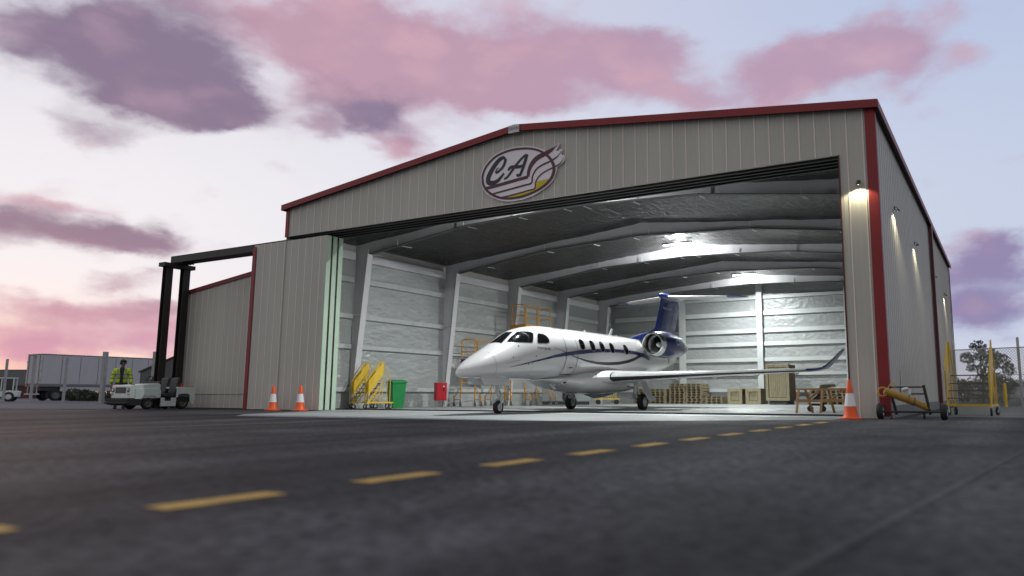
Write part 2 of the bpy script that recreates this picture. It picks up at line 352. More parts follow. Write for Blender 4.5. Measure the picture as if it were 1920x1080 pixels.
def trim(name, a, b, mat): mb = MB(); mb.span(a, b); return mb.build(name, mat, hangar, bevel=.006)
trim('corner_trim', (-.175, -.045, .05), (.04, -.027, EAVE - .03), M['red'])
trim('corner_trim', (.03, -.026, .05), (.048, .16, EAVE - .03), M['red'])
trim('corner_trim', (-W - .03, -.045, HD - .02), (-W + .12, -.027, EAVE - .03), M['red'])
trim('corner_trim', (.028, D - .16, .05), (.06, D + .03, EAVE - .03), M['dark_red'])
trim('downpipe', (.03, 12.95, .05), (.14, 13.32, EAVE - .03), M['dark_red'])
# dark door head with its rails
dh = MB(); dh.span((-W + .05, .065, HD + .02), (-.13, 1.02, HD + .2)); dh.span((-W + .05, 1.0, HD + .2), (-.13, 1.04, 6.9))
for k in range(4): dh.span((-W + .06, .10 + k * .25, HD - .05), (-.13, .17 + k * .25, HD + .019))
dh.build('door_head', M['dark'], hangar)
# sliding door leaves parked at the left
for k in range(3):
    y0 = .03 + k * .25
    d = MB(); x0, x1 = -20.83 + k * .02, -17.19
    if k == 0: corrug(d, x0, x1, lambda s: .02, lambda s: HD - .13, lambda s, h, z: (s, y0 - h * .9, z), rib=2)
    d.m = 0; d.span((x0, y0 + .002, .02), (x1 - .001, y0 + .15, HD - .15 if k == 0 else 5.54))
    d.m = 1; d.span((x1 + .0, y0 - .02, .02), (x1 + .035, y0 + .15, HD - .14))
    leaf = d.build('sliding_door', [M['cladding'], M['green_edge'], M['rib']], hangar)
    s_ = MB(); s_.span((x1 - .2, y0 + .155, .015), (x1 + .028, y0 + .225, HD - .16)); s_.build('seal', M['black'], leaf) if k < 2 else None
    if k == 0:
        t_ = MB(); t_.span((x0 - .02, y0 - .045, .02), (x0 + .13, y0 - .028, HD - .2)); t_.span((x0 - .035, y0 - .045, .02), (x0 - .018, y0 + .15, HD - .2)); t_.build('edge_trim', M['red'], leaf)
# linings
def lining(rows, name='lining', mat=None, nu=1):
    mb = MB(); mb.grid(rows); return mb.build(name, mat or M['insul'], hangar)
lining([[(-19.06, 1.05, .01), (-19.06, 23.9, .01)], [(-19.06, 1.05, 5.8), (-19.06, 23.9, 5.8)]], 'wall_lining')
lining([[(-.11, .15, .01), (-.11, 23.9, .01)], [(-.11, .15, 5.8), (-.11, 23.9, 5.8)]], 'wall_lining')
nx = 20
lining([[(-19.06 + 18.95 * i / nx, 23.91, .01) for i in range(nx + 1)], [(-19.06 + 18.95 * i / nx, 23.91, ceil_z(-19.06 + 18.95 * i / nx) - .01) for i in range(nx + 1)]], 'wall_lining')
for sgn in (-1, 1):
    ny = 70; nxx = 30; rows = []
    for i in range(nxx + 1):
        x = XR + sgn * (W / 2 - .02) * i / nxx; row = []
        for j in range(ny + 1):
            yy = 1.045 + (23.9 - 1.045) * j / ny
            sag = .035 * sin(yy * 4.2 + sin(x * .7) * 1.5) + random.uniform(-.012, .012)
            row.append((x, yy, ceil_z(x) - (abs(sag) if 0 < i < nxx else 0)))
        rows.append(row)
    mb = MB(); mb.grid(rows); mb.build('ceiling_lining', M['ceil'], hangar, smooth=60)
# girts
def girt(a, b, mat=None): mb = MB(); mb.span(a, b); mb.build('girt', mat or M['girt'], hangar)
frames_y = [3.05, 8.2, 12.9, 17.5, 22.2]
ys = [1.05] + frames_y + [23.75]
for z0, z1, dpt in ((.62, .78, .10), (2.19, 2.35, .10), (3.31, 3.48, .10), (4.66, 4.86, .10)):
    for i in range(6): girt((-19.055, ys[i] + .12, z0), (-19.055 + dpt, ys[i + 1] - .12, z1), pbr('girt_side', (.44, .46, .46), .45) if (z0 == .62 and i == 0) else bpy.data.materials['girt_side'])
for i in range(6): girt((-19.055, ys[i] + .12, 5.50), (-18.93, ys[i + 1] - .12, 5.80), M['frame'])
cols_x = [-18.9, -14.25, -9.62, -4.9, -.2]
for z0, z1 in ((.65, .83), (1.57, 1.74), (2.34, 2.54), (3.21, 3.42), (3.94, 4.16), (4.90, 5.15), (5.82, 6.0)):
    for i in range(4): girt((cols_x[i] + .16, 23.80, z0), (cols_x[i + 1] - .16, 23.905, z1))
for x in cols_x[1:4]:
    mb = MB(); mb.span((x - .16, 23.55, .01), (x + .16, 23.57, ceil_z(x) - .3)); mb.span((x - .02, 23.572, .01), (x + .02, 23.78, ceil_z(x) - .3)); mb.span((x - .16, 23.782, .01), (x + .16, 23.795, ceil_z(x) - .3)); mb.build('wind_post', M['girt'], hangar)
# tapered portal frames: web plates and flanges
half = [(-18.95, -18.98), None]
BOT = [(-18.32, 5.70), (-16.8, 5.90), (-13.85, 6.29), (XR, 6.47)]
def portal(y):
    fr = bpy.data.objects.new('portal_frame', None); COL.objects.link(fr); fr.parent = hangar; fr.location = (0, y, 0)
    for sgn in (-1, 1):
        def X(x): return x if sgn < 0 else 2 * XR - x
        mb = MB(); t = .012
        bx = -18.86                                        # inner face of the column foot
        web = [(-19.04, .01), (bx, .01), (BOT[0][0], BOT[0][1])] + BOT[1:] + [(XR, ceil_z(XR) - .005)] + [(x, ceil_z(x) - .005) for x in (-12, -15, -17.5, -18.9)] + [(-19.04, 6.1)]
        a = [(X(x), -t / 2, z) for x, z in web]; mb.prism(a, (0, t, 0))
        mb.build('web', M['frame'], fr)
        fl = MB(); w = .13
        def strip(p, q, th=.02):
            p3, q3 = Vector((X(p[0]), 0, p[1])), Vector((X(q[0]), 0, q[1])); d = (q3 - p3).normalized(); n = Vector((-d.z, 0, d.x)) * th / 2
            fl.prism([p3 + n + Vector((0, -w, 0)), q3 + n + Vector((0, -w, 0)), q3 - n + Vector((0, -w, 0)), p3 - n + Vector((0, -w, 0))], (0, 2 * w, 0))
        strip((bx, .01), BOT[0]); fl.build('column_flange', M['frame'], fr); fl = MB(); w = .10
        for i in range(3): strip(BOT[i], BOT[i + 1])
        fl.build('rafter_flange', M['frame_shade'], fr)
        if sgn < 0:
            st = MB(); st.span((X(-19.04), -.12, 3.42), (X(-18.62), -.008, 3.48)); st.build('stiffener', M['frame'], fr)
        for x in (-18.3, -16.85, -13.85, -11.7, -9.95):
            k = next((i for i in range(3) if BOT[i][0] <= x <= BOT[i + 1][0]), 0); p, q = BOT[k], BOT[k + 1]
            z = p[1] + (q[1] - p[1]) * (x - p[0]) / (q[0] - p[0])
            b = MB(); b.bar((X(x), .13, z - .012), (X(x), .62, z + .02), .03, .02); b.build('flange_brace', M['girt'], fr); b = MB(); b.bar((X(x), -.13, z - .01), (X(x), -.135, z + .16 + (.08 if x > -14 else 0)), .026, .02, up=(1, 0, 0)); b.build('brace_clip', M['girt'], fr)
    return fr
for y in frames_y: portal(y)

# ------------------------------------------------------------------ lamps
def light(kind, name, loc, energy, col, **kw):
    d = bpy.data.lights.new(name, kind); d.energy = energy; d.color = col
    rot = kw.pop('rot', None)
    for k, v in kw.items(): setattr(d, k, v)
    o = bpy.data.objects.new(name, d); COL.objects.link(o); o.location = loc
    if rot: o.rotation_euler = rot
    return o
tube_m = emis('lamp_tube', (.86, 1, .97), 14)
lamp_pos = [(XR, 1.75, 'ceiling lamp nearest the open door, above the white jet nose'), (XR, 11.75, 'ceiling lamp in the middle of the hangar above the jet'), (XR, 20.9, 'ceiling lamp nearest the back wall of the hangar')]
for x, y, lb in lamp_pos:
    t = thing('ceiling_lamp', lb, 'lamp', (x, y, 6.72), 0, 'ceiling lamps')
    mb = MB(); mb.box((0, 0, .12), (1.3, .16, .06)); mb.box((-.5, 0, .2), (.03, .03, .12)); mb.box((.5, 0, .2), (.03, .03, .12)); mb.build('housing', M['lamp_body'], t)
    mb = MB(); mb.tube([(-.62, 0, .06), (.62, 0, .06)], .022, 10); mb.build('lamp_tube', tube_m, t, smooth=40)
    light('SPOT', 'hall_light', (x, y, 6.68), LAMP_W * (.62 if y > 20 else 1), (.94, 1.0, .985), spot_size=radians(172), spot_blend=.8, shadow_soft_size=.025)
    light('POINT', 'hall_glow', (x, y, 6.70), GLOW_W * (.6 if y > 20 else 1), (.94, 1.0, .985), shadow_soft_size=.025)
wl = [((-.37, -.02, 5.1), 0, 'small wall lamp lighting the front pier beside the open door'), ((.03, 2.67, 5.06), 1, 'wall lamp on the side wall nearest the front corner'), ((.03, 7.25, 4.99), 1, 'wall lamp on the side wall just in front of the downpipe'), ((.03, 13.93, 4.93), 1, 'wall lamp on the side wall just behind the downpipe'), ((.03, 19.25, 4.86), 1, 'wall lamp on the side wall nearest the rear corner')]
for (x, y, z), s, lb in wl:
    t = thing('wall_lamp', lb, 'lamp', (x, y, z), radians(90) * s, 'wall lamps outside the hangar')
    mb = MB(); mb.box((0, -.012, .07), (.08, .024, .1)); mb.tube([(0, -.02, .08), (0, -.05, .10), (0, -.085, .06)], .008, 8); mb.build('lamp_bracket', M['lamp_body'], t)
    mb = MB(); mb.lathe([(.045, .03), (.05, -.01), (.04, -.01), (.036, .02), (.012, .05)], (0, -.085, 0), n=14); mb.build('lamp_shade', M['lamp_body'], t, smooth=40)
    mb = MB(); mb.lathe([(.03, .004), (.03, .012)], (0, -.085, 0), n=14); mb.build('bulb', emis('warm_bulb', (1, .9, .55), 5), t)
    dx, dy = (0, -.13) if s == 0 else (.13, 0)
    light('SPOT', 'wall_light', (x + dx, y + dy, z - .02), WALL_W * (1 if s == 0 else 1.4), (1, .93, .60), spot_size=radians(140), spot_blend=.35, shadow_soft_size=.03)

# ------------------------------------------------------------------ signs on the gable
def font_mesh(txt, size, bold=0., shear=0., spacing=1.0):
    cu = bpy.data.curves.new('lettering', 'FONT'); cu.body = txt; cu.size = size; cu.offset = bold; cu.shear = shear; cu.space_character = spacing
    cu.align_x = 'CENTER'; cu.align_y = 'CENTER'; cu.resolution_u = 3
    o = bpy.data.objects.new('lettering', cu); COL.objects.link(o)
    dg = bpy.context.evaluated_depsgraph_get(); me = bpy.data.meshes.new_from_object(o.evaluated_get(dg))
    bpy.data.objects.remove(o); v = [tuple(p.co) for p in me.vertices]; f = [tuple(p.vertices) for p in me.polygons]
    bpy.data.meshes.remove(me); return v, f
def ribbon(pts, w0, w1, y, sub=5, taper=0):
    """flat stroke on the plane y, half width from w0 to w1"""
    P = [Vector((x, z)) for x, z in pts]; Q = []
    for i in range(len(P) - 1):
        a, b, c, d = P[max(i - 1, 0)], P[i], P[i + 1], P[min(i + 2, len(P) - 1)]
        for k in range(sub):
            t = k / sub; Q.append(.5 * ((2 * b) + (c - a) * t + (2 * a - 5 * b + 4 * c - d) * t * t + (3 * b - a - 3 * c + d) * t ** 3))
    Q.append(P[-1]); n = len(Q); A = []; B = []
    for i in range(n):
        d = (Q[min(i + 1, n - 1)] - Q[max(i - 1, 0)]).normalized(); nrm = Vector((-d.y, d.x)); t = i / (n - 1)
        w = w0(t) if callable(w0) else w0 + (w1 - w0) * t
        A.append((Q[i].x + nrm.x * w, y, Q[i].y + nrm.y * w)); B.append((Q[i].x - nrm.x * w, y, Q[i].y - nrm.y * w))
    return A, B
SG = {
    'plate': [(-10.825, 6.709), (-10.813, 6.868), (-10.753, 7.02), (-10.644, 7.164), (-10.488, 7.287), (-10.3, 7.391), (-10.05, 7.457), (-9.74, 7.494), (-9.433, 7.48), (-9.13, 7.436), (-8.89, 7.365), (-8.682, 7.269), (-8.564, 7.209), (-8.39, 7.247), (-8.275, 7.315), (-8.154, 7.371), (-8.143, 7.324), (-8.216, 7.224), (-8.274, 7.177), (-8.187, 7.143), (-8.073, 7.195), (-8.05, 7.141), (-8.1, 7.053), (-8.057, 7.008), (-7.986, 6.984), (-7.963, 6.918), (-8.013, 6.812), (-8.126, 6.741), (-8.206, 6.72), (-8.239, 6.594), (-8.281, 6.474), (-8.352, 6.346), (-8.466, 6.236), (-8.639, 6.133), (-8.843, 6.046), (-9.078, 5.975), (-9.346, 5.928), (-9.648, 5.921), (-9.893, 5.939), (-10.142, 5.997), (-10.395, 6.108), (-10.588, 6.238), (-10.72, 6.388), (-10.795, 6.545)],
    'ring_o': [(-10.786, 6.703), (-10.777, 6.836), (-10.72, 6.988), (-10.618, 7.125), (-10.468, 7.249), (-10.283, 7.353), (-10.033, 7.42), (-9.73, 7.455), (-9.432, 7.443), (-9.129, 7.396), (-8.889, 7.323), (-8.681, 7.218), (-8.504, 7.092), (-8.372, 6.944), (-8.284, 6.791), (-8.257, 6.647), (-8.282, 6.499), (-8.358, 6.367), (-8.472, 6.262), (-8.645, 6.159), (-8.849, 6.078), (-9.084, 6.012), (-9.352, 5.97), (-9.649, 5.962), (-9.894, 5.983), (-10.137, 6.04), (-10.377, 6.145), (-10.564, 6.275), (-10.689, 6.41), (-10.763, 6.554)],
    'ring_i': [(-10.712, 6.706), (-10.706, 6.812), (-10.655, 6.951), (-10.559, 7.076), (-10.422, 7.194), (-10.25, 7.29), (-10.01, 7.355), (-9.719, 7.39), (-9.431, 7.38), (-9.143, 7.336), (-8.918, 7.271), (-8.725, 7.173), (-8.568, 7.051), (-8.45, 6.92), (-8.379, 6.787), (-8.352, 6.661), (-8.377, 6.534), (-8.439, 6.411), (-8.542, 6.314), (-8.698, 6.22), (-8.891, 6.142), (-9.109, 6.082), (-9.365, 6.039), (-9.644, 6.028), (-9.88, 6.049), (-10.107, 6.102), (-10.322, 6.195), (-10.495, 6.313), (-10.613, 6.435), (-10.686, 6.562)],
    'b1': [(-10.64, 6.404), (-10.277, 6.434), (-9.904, 6.474), (-9.537, 6.511), (-9.161, 6.545)],
    'b1b': [(-9.161, 6.545), (-9.134, 6.726), (-9.061, 6.87), (-8.944, 6.994), (-8.797, 7.074), (-8.607, 7.129), (-8.418, 7.193), (-8.289, 7.261), (-8.166, 7.348)],
    'b2': [(-10.413, 6.207), (-10.023, 6.245), (-9.594, 6.288), (-9.292, 6.319), (-9.048, 6.349), (-9.02, 6.504), (-8.969, 6.625), (-8.852, 6.749), (-8.677, 6.825), (-8.502, 6.867), (-8.372, 6.908), (-8.243, 6.961), (-8.157, 7.024), (-8.078, 7.13)],
    'b3': [(-10.081, 6.067), (-9.712, 6.089), (-9.349, 6.126), (-9.14, 6.15), (-8.933, 6.178), (-8.911, 6.335), (-8.848, 6.454), (-8.732, 6.552), (-8.586, 6.62), (-8.413, 6.671), (-8.269, 6.712), (-8.127, 6.766), (-8.056, 6.831), (-7.986, 6.946)],
    'yel': [(-9.787, 6.029), (-9.468, 6.039), (-9.109, 6.082), (-8.932, 6.114), (-8.91, 6.246), (-8.876, 6.325), (-8.729, 6.356), (-8.491, 6.358), (-8.554, 6.298), (-8.698, 6.214), (-8.891, 6.137), (-9.109, 6.076), (-9.365, 6.033), (-9.589, 6.021)],
    'C': [(-9.95, 7.19), (-9.998, 7.229), (-10.045, 7.236), (-10.138, 7.206), (-10.231, 7.14), (-10.354, 7.013), (-10.461, 6.87), (-10.531, 6.747), (-10.551, 6.644), (-10.517, 6.573), (-10.437, 6.543), (-10.311, 6.544), (-10.187, 6.592), (-10.079, 6.682), (-9.988, 6.774)],
    'C2': [(-9.95, 7.19), (-9.955, 7.111), (-9.993, 7.025), (-10.054, 6.942), (-10.146, 6.876), (-10.224, 6.835), (-10.28, 6.822)],
    'C3': [(-10.28, 6.822), (-10.272, 6.882), (-10.226, 6.941), (-10.17, 6.964)],
    'A1': [(-9.216, 7.21), (-9.306, 7.167), (-9.426, 7.082), (-9.576, 6.948), (-9.696, 6.823), (-9.801, 6.707), (-9.892, 6.629), (-9.984, 6.603)],
    'A2': [(-9.216, 7.21), (-9.239, 7.105), (-9.288, 6.956), (-9.345, 6.81), (-9.404, 6.689), (-9.433, 6.641), (-9.515, 6.64), (-9.525, 6.68)],
    'A3': [(-9.85, 6.832), (-9.759, 6.911), (-9.605, 6.901), (-9.422, 6.886), (-9.287, 6.93)],
}
sign = thing('emblem_sign', 'oval white sign with red stripes and the script letters CA on the gable', 'sign', (0, 0, 0))
mb = MB(); mb.prism([(x, -.075, z) for x, z in SG['plate']], (0, .045, 0)); mb.build('plate', pbr('sign_white', (.80, .74, .80), .45, 0, .05, 2), sign)
maroon = pbr('sign_maroon', (.085, .014, .030), .45, 0, .08, 4)
def dens(L):
    P = [Vector((x, 0, z)) for x, z in L]; n = len(P); out = []
    for i in range(n):
        a, b, c, d = P[i - 1], P[i], P[(i + 1) % n], P[(i + 2) % n]
        for k in range(3):
            t = k / 3; out.append(.5 * ((2 * b) + (c - a) * t + (2 * a - 5 * b + 4 * c - d) * t * t + (3 * b - a - 3 * c + d) * t ** 3))
    return out
ro = dens(SG['ring_o']); ri = dens(SG['ring_i'])
mb = MB(); mb.loft([[(p.x, -.084, p.z) for p in ro], [(p.x, -.084, p.z) for p in ri]], caps=False); mb.build('border_ring', maroon, sign)
mb = MB(); mb.sheet([(x, -.0785, z) for x, z in [(-9.95, 6.06), (-9.712, 6.089), (-9.349, 6.126), (-9.14, 6.15), (-8.933, 6.178), (-8.915, 6.30), (-8.89, 6.36), (-8.72, 6.385), (-8.44, 6.39), (-8.50, 6.27), (-8.67, 6.17), (-8.87, 6.10), (-9.10, 6.045), (-9.36, 6.005), (-9.65, 5.99)]]); mb.build('yellow_field', pbr('sign_yellow', (.55, .47, .01), .45, 0, .08, 3), sign)
for key, a, b, yy in (('b1', .048, .048, -.081), ('b1b', .03, .045, -.0815), ('b2', .026, .026, -.081), ('b3', .022, .022, -.081)):
    if key == 'b1b': fn = lambda t: .045 + .03 * sin(min(1, t * 1.15) * pi) - .045 * max(0, t - .75) / .25
    else: fn = lambda t, a=a, b=b: a if t < .8 else a * (1 - .8 * (t - .8) / .2) if key != 'b1' else a
    A, B = ribbon(SG[key], fn, b, yy, 4); mb = MB(); mb.grid([A, B]); mb.build('stripe', maroon, sign)
ink = pbr('sign_ink', (.018, .019, .035), .5, 0, .08, 4)
mb = MB()
for key, wf, yy in (('C', lambda t: .028 + .052 * sin(pi * t) ** .8, -.0812), ('C2', lambda t: .052 - .02 * t, -.0816), ('C3', lambda t: .03 - .02 * t, -.082)):
    A, B = ribbon(SG[key], wf, 0, yy); mb.grid([A, B])
mb.build('letter', ink, sign)
mb = MB()
for key, wf, yy in (('A1', lambda t: .03 + .012 * sin(pi * t), -.0812), ('A2', lambda t: .058 - .02 * t, -.0816), ('A3', lambda t: .03 + .022 * sin(pi * t), -.082)):
    A, B = ribbon(SG[key], wf, 0, yy); mb.grid([A, B])
mb.build('letter', ink, sign)
pl = thing('name_plate', 'small white plate lettered DEAN at the peak of the red roof edge', 'sign', (XR, -.21, 7.985))
mb = MB(); mb.prism([(-.18, -.01, -.115), (.18, -.01, -.115), (.18, -.01, .10), (0, -.01, .125), (-.18, -.01, .10)], (0, .03, 0)); mb.build('plate', pbr('plate_white', (.55, .55, .56), .4), pl)
v, f = font_mesh('DEAN', .13, .0, .1); mb = MB(); mb.add([(x, -.013, y) for x, y, z in v], f); mb.build('lettering', ink, pl)
# ------------------------------------------------------------------ jet (local y = world Y, x from the centre line)
# station: Y, top, bottom, half width, z of max width
ST=[(-2.24,1.03,1.01,.012,1.02),(-2.2,1.12,.955,.115,1.03),(-2.05,1.255,.925,.23,1.06),(-1.75,1.42,.915,.37,1.11),(-1.3,1.63,.91,.50,1.18),(-.75,1.875,.905,.61,1.28),(-.16,2.19,.90,.71,1.40),(.25,2.335,.90,.765,1.48),(.7,2.425,.90,.80,1.56),(1.2,2.475,.90,.82,1.64),(2.3,2.495,.90,.83,1.70),(4.0,2.515,.90,.83,1.71),(6.0,2.53,.92,.83,1.73),(7.2,2.52,1.0,.80,1.78),(8.4,2.48,1.17,.69,1.86),(9.6,2.42,1.38,.52,1.95),(10.7,2.38,1.58,.33,2.02),(11.45,2.36,1.75,.14,2.08)]
def _cr(p0,p1,p2,p3,t0,t1,t2,t3,t):
    m1=(p2-p0)/(t2-t0); m2=(p3-p1)/(t3-t1)
    h=t2-t1; s=(t-t1)/h
    return (2*s**3-3*s*s+1)*p1+(s**3-2*s*s+s)*h*m1+(-2*s**3+3*s*s)*p2+(s**3-s*s)*h*m2
def sta(y):
    n=len(ST); y=min(max(y,ST[0][0]),ST[-1][0])
    i=0
    while i<n-2 and ST[i+1][0]<y: i+=1
    a=ST[max(i-1,0)];b=ST[i];c=ST[i+1];d=ST[min(i+2,n-1)]
    ta=a[0] if i>0 else b[0]-(c[0]-b[0]); td=d[0] if i+2<n else c[0]+(c[0]-b[0])
    return [_cr(a[k],b[k],c[k],d[k],ta,b[0],c[0],td,y) for k in range(1,5)]
def side_x(y,z):
    t,b,w,zc=sta(y)
    h=(t-zc) if z>zc else (zc-b)
    q=min(1,abs(z-zc)/max(h,1e-6))
    n=2.15
    return w*(1-q**n)**(1/n)
jet = thing('business_jet', 'white twin engine business jet with blue tail and engines parked in the hangar door', 'jet', (-9.7, 0, 0))
def norm_off(x, y, z, off):
    e = .01; s = 1 if x >= 0 else -1
    def g(x, y, z):
        t, b, w, zc = sta(y); h = (t - zc) if z > zc else (zc - b)
        return (abs(x) / max(w, 1e-4)) ** 2.15 + (abs(z - zc) / max(h, 1e-4)) ** 2.15
    n = Vector((g(x + e, y, z) - g(x - e, y, z), g(x, y + e, z) - g(x, y - e, z), g(x, y, z + e) - g(x, y, z - e)))
    n.normalize(); return Vector((x, y, z)) + n * off
NS = 84; NR = 64; rings = []
ysn = [ST[0][0] + (ST[-1][0] - ST[0][0]) * ((i / NS) ** 1.5 if i < NS * .0 else (i / NS)) for i in range(NS + 1)]
ysn = sorted(set([-2.24, -2.235, -2.22, -2.2, -2.16, -2.1] + ysn))
for y in ysn:
    t, b, w, zc = sta(y); r = []
    for k in range(NR):
        a = 2 * pi * k / NR; ca, sa = cos(a), sin(a); e = 2 / 2.15
        x = w * math.copysign(abs(ca) ** e, ca); h = (t - zc) if sa > 0 else (zc - b)
        r.append((x, y, zc + h * math.copysign(abs(sa) ** e, sa)))
    rings.append(r)
mb = MB(); mb.loft(rings); mb.build('fuselage', M['white'], jet, smooth=50)
def patch(rows, mat, name, off=.006, side=1, nz=5, parent=None):
    """rows of (Y, z low, z high) laid on the fuselage side"""
    G = []
    for y, z0, z1 in rows:
        G.append([norm_off(side * side_x(y, z0 + (z1 - z0) * i / nz), y, z0 + (z1 - z0) * i / nz, off) for i in range(nz + 1)])
    m_ = MB(); m_.grid(G); return m_.build(name, mat, parent or jet, smooth=60)
def interp(L, y):
    for (a, b), (c, d) in zip(L, L[1:]):
        if a <= y <= c: return b + (d - b) * (y - a) / (c - a)
    return L[0][1] if y < L[0][0] else L[-1][1]
def band(top, bot, mat, name, side, off=.005, n=36, nz=3):
    y0 = max(top[0][0], bot[0][0]); y1 = min(top[-1][0], bot[-1][0])
    return patch([(y, interp(bot, y), interp(top, y)) for y in [y0 + (y1 - y0) * i / n for i in range(n + 1)]], mat, name, off, side, nz)
st_top = [(-.888, 1.213), (-.5, 1.294), (0, 1.411), (.46, 1.500), (.96, 1.612), (1.58, 1.722), (2.23, 1.80), (2.95, 1.869), (3.65, 1.923), (4.58, 1.968), (5.36, 1.988), (6.04, 1.984), (6.6, 1.956), (7.4, 1.86)]
st_bot = [(-.888, 1.208), (-.5, 1.273), (0, 1.366), (.46, 1.45), (.97, 1.537), (1.58, 1.612), (2.22, 1.682), (2.93, 1.754), (3.62, 1.813), (4.53, 1.857), (5.3, 1.876), (5.99, 1.872), (6.54, 1.834), (7.4, 1.70)]
bk_top = [(1.882, 1.650), (2.227, 1.602), (2.787, 1.545), (3.469, 1.515), (4.173, 1.524), (4.906, 1.568), (5.48, 1.64), (6.1, 1.762), (6.55, 1.885), (6.9, 1.96)]
bk_bot = [(1.882, 1.632), (2.233, 1.568), (2.81, 1.483), (3.508, 1.433), (4.218, 1.429), (4.935, 1.475), (5.6, 1.555), (6.1, 1.659), (6.6, 1.80), (6.9, 1.90)]
def outline(P, n=26):
    """closed (Y,z) outline -> rows"""
    y0 = min(p[0] for p in P); y1 = max(p[0] for p in P); R = []
    for i in range(n + 1):
        y = y0 + (y1 - y0) * (.002 + .996 * (.5 - .5 * cos(pi * i / n))); zs = []
        for a, b in zip(P, P[1:] + P[:1]):
            if (a[0] - y) * (b[0] - y) <= 0 and a[0] != b[0]: zs.append(a[1] + (b[1] - a[1]) * (y - a[0]) / (b[0] - a[0]))
        if len(zs) >= 2: R.append((y, min(zs), max(zs)))
    return R
def rounded(P, r=.045, n=4):
    out = []; N = len(P)
    for i in range(N):
        a, b, c = Vector(P[i - 1]), Vector(P[i]), Vector(P[(i + 1) % N]); d1 = (a - b); d2 = (c - b); q = min(r, d1.length * .45, d2.length * .45)
        p = b + d1.normalized() * q; s = b + d2.normalized() * q
        for k in range(n + 1): t = k / n; out.append(tuple(p * (1 - t) ** 2 + b * 2 * t * (1 - t) + s * t * t))
    return out
WIN1 = [(-.615, 1.893), (-.336, 2.062), (-.075, 2.205), (.02, 2.228), (.228, 2.232), (.36, 2.20), (.215, 2.057), (.095, 1.91), (-.3, 1.897)]
WIN1 = [(-.615, 1.892), (-.336, 2.062), (-.06, 2.205), (.06, 2.228), (.228, 2.236), (.35, 2.20), (.21, 2.057), (.09, 1.912), (-.3, 1.899)]
WIN2 = [(.30, 1.912), (.30, 1.96), (.40, 2.10), (.514, 2.195), (.70, 2.19), (.80, 2.14), (.822, 2.064), (.815, 1.98), (.70, 1.935)]
seal = pbr('window_seal', (.30, .30, .31), .4)
for sd in (1, -1):
    for P in (WIN1, WIN2):
        c = Vector((sum(p[0] for p in P) / len(P), sum(p[1] for p in P) / len(P)))
        big = [tuple(c + (Vector(p) - c) * 1.07) for p in P]
        fr_ = patch(outline(rounded(big)), seal, 'window_surround', .004, sd, 8)
        patch(outline(rounded(P)), M['glass'], 'cockpit_window', .008, sd, 8)
    for yc in (2.55, 3.195, 3.825, 4.50, 5.50):
        def oval(k): return [(yc + .148 * k * math.copysign(abs(cos(a)) ** .85, cos(a)), 2.0 + .158 * k * math.copysign(abs(sin(a)) ** .85, sin(a))) for a in [2 * pi * i / 40 for i in range(40)]]
        wr = patch(outline(oval(1.12)), seal, 'cabin_window', .0075, sd, 6); patch(outline(oval(1.0)), M['glass'], 'pane', .0105, sd, 6, wr)
    band(st_top, st_bot, M['navy'] if sd < 0 else pbr('stripe_blue', (.016, .022, .10), .28, 0, .06, 2, coat=.5), 'blue_stripe', sd)
    band(bk_top, bk_bot, M['black'], 'black_stripe', sd)
    G = []                                                          # windscreen pane, wrapped over the nose top
    for i in range(13):
        y = -.735 + .62 * i / 12; row = []
        xe = .205 - .085 * i / 12
        for j in range(7):
            x = .006 + (xe - .006) * j / 6; t, b, w, zc = sta(y)
            z = zc + (t - zc) * (1 - min(1, x / w) ** 2.15) ** (1 / 2.15); row.append(norm_off(sd * x, y, z, .008))
        G.append(row)
    m_ = MB(); m_.grid(G); m_.build('windscreen', M['glass'], jet, smooth=60)
# passenger door outline (dark gaps) and small marks on the visible side
door = bpy.data.objects.new('door', None); COL.objects.link(door); door.parent = jet
for yd in (1.585, 2.235):
    patch([(yd - .011, 1.09, 2.42), (yd + .011, 1.09, 2.42)], M['line'], 'door_gap', .0062, 1, 26, door)
patch([(1.60, 1.085, 1.105), (2.22, 1.085, 1.105)], M['line'], 'door_gap', .0062, 1, 2, door)
patch([(1.87, 1.265, 1.30), (1.95, 1.272, 1.305), (2.11, 1.275, 1.30)], M['cab_red'], 'exit_mark', .007, 1, 2, door)
patch([(1.60, 2.43, 2.445), (2.22, 2.43, 2.445)], M['line'], 'door_gap', .0062, 1, 2, door)
patch([(.95, 1.823, 1.829), (1.25, 1.765, 1.775), (1.56, 1.70, 1.722)], M['line'], 'pinstripe', .006, 1, 2)
for y, z in ((-.437, 1.773), (-.75, 1.45), (-.2, 1.30), (.1, 1.52)):
    patch([(y, z, z + .035), (y + .035, z + .01, z + .045)], M['line'], 'probe_plate', .007, 1, 1)
mb = MB(); mb.tube([norm_off(side_x(-.12, 1.355), -.12, 1.355, -.02), norm_off(side_x(-.12, 1.355), -.12, 1.355, .10), norm_off(side_x(-.12, 1.355), -.28, 1.355, .12)], [.016, .014, .006], 8); mb.build('pitot_probe', M['chrome'], jet, smooth=40)
def wrap_text(txt, size, yc, zc_, mat, name, bold=0, shear=0, side=1):
    v, f = font_mesh(txt, size, bold, shear); m_ = MB()
    m_.add([norm_off(side * side_x(yc + x * side, zc_ + y), yc + x * side, zc_ + y, .0075) for x, y, z in v], f); m_.build(name, mat, jet)
wrap_text('PHENOM 300', .095, .49, 1.765, M['line'], 'lettering', .001)
soft = pbr('soft_seam', (.30, .29, .30), .4)
for sd in (1, -1):
    for yd, za, zb in ((-1.32, .95, 1.60), (.02, 1.0, 1.34), (6.95, 1.95, 2.5)): patch([(yd - .005, za, zb), (yd + .005, za, zb)], soft, 'panel_seam', .005, sd, 16)
    patch([(-1.0, 1.30, 1.312), (-.45, 1.42, 1.432)], soft, 'panel_seam', .005, sd, 1)
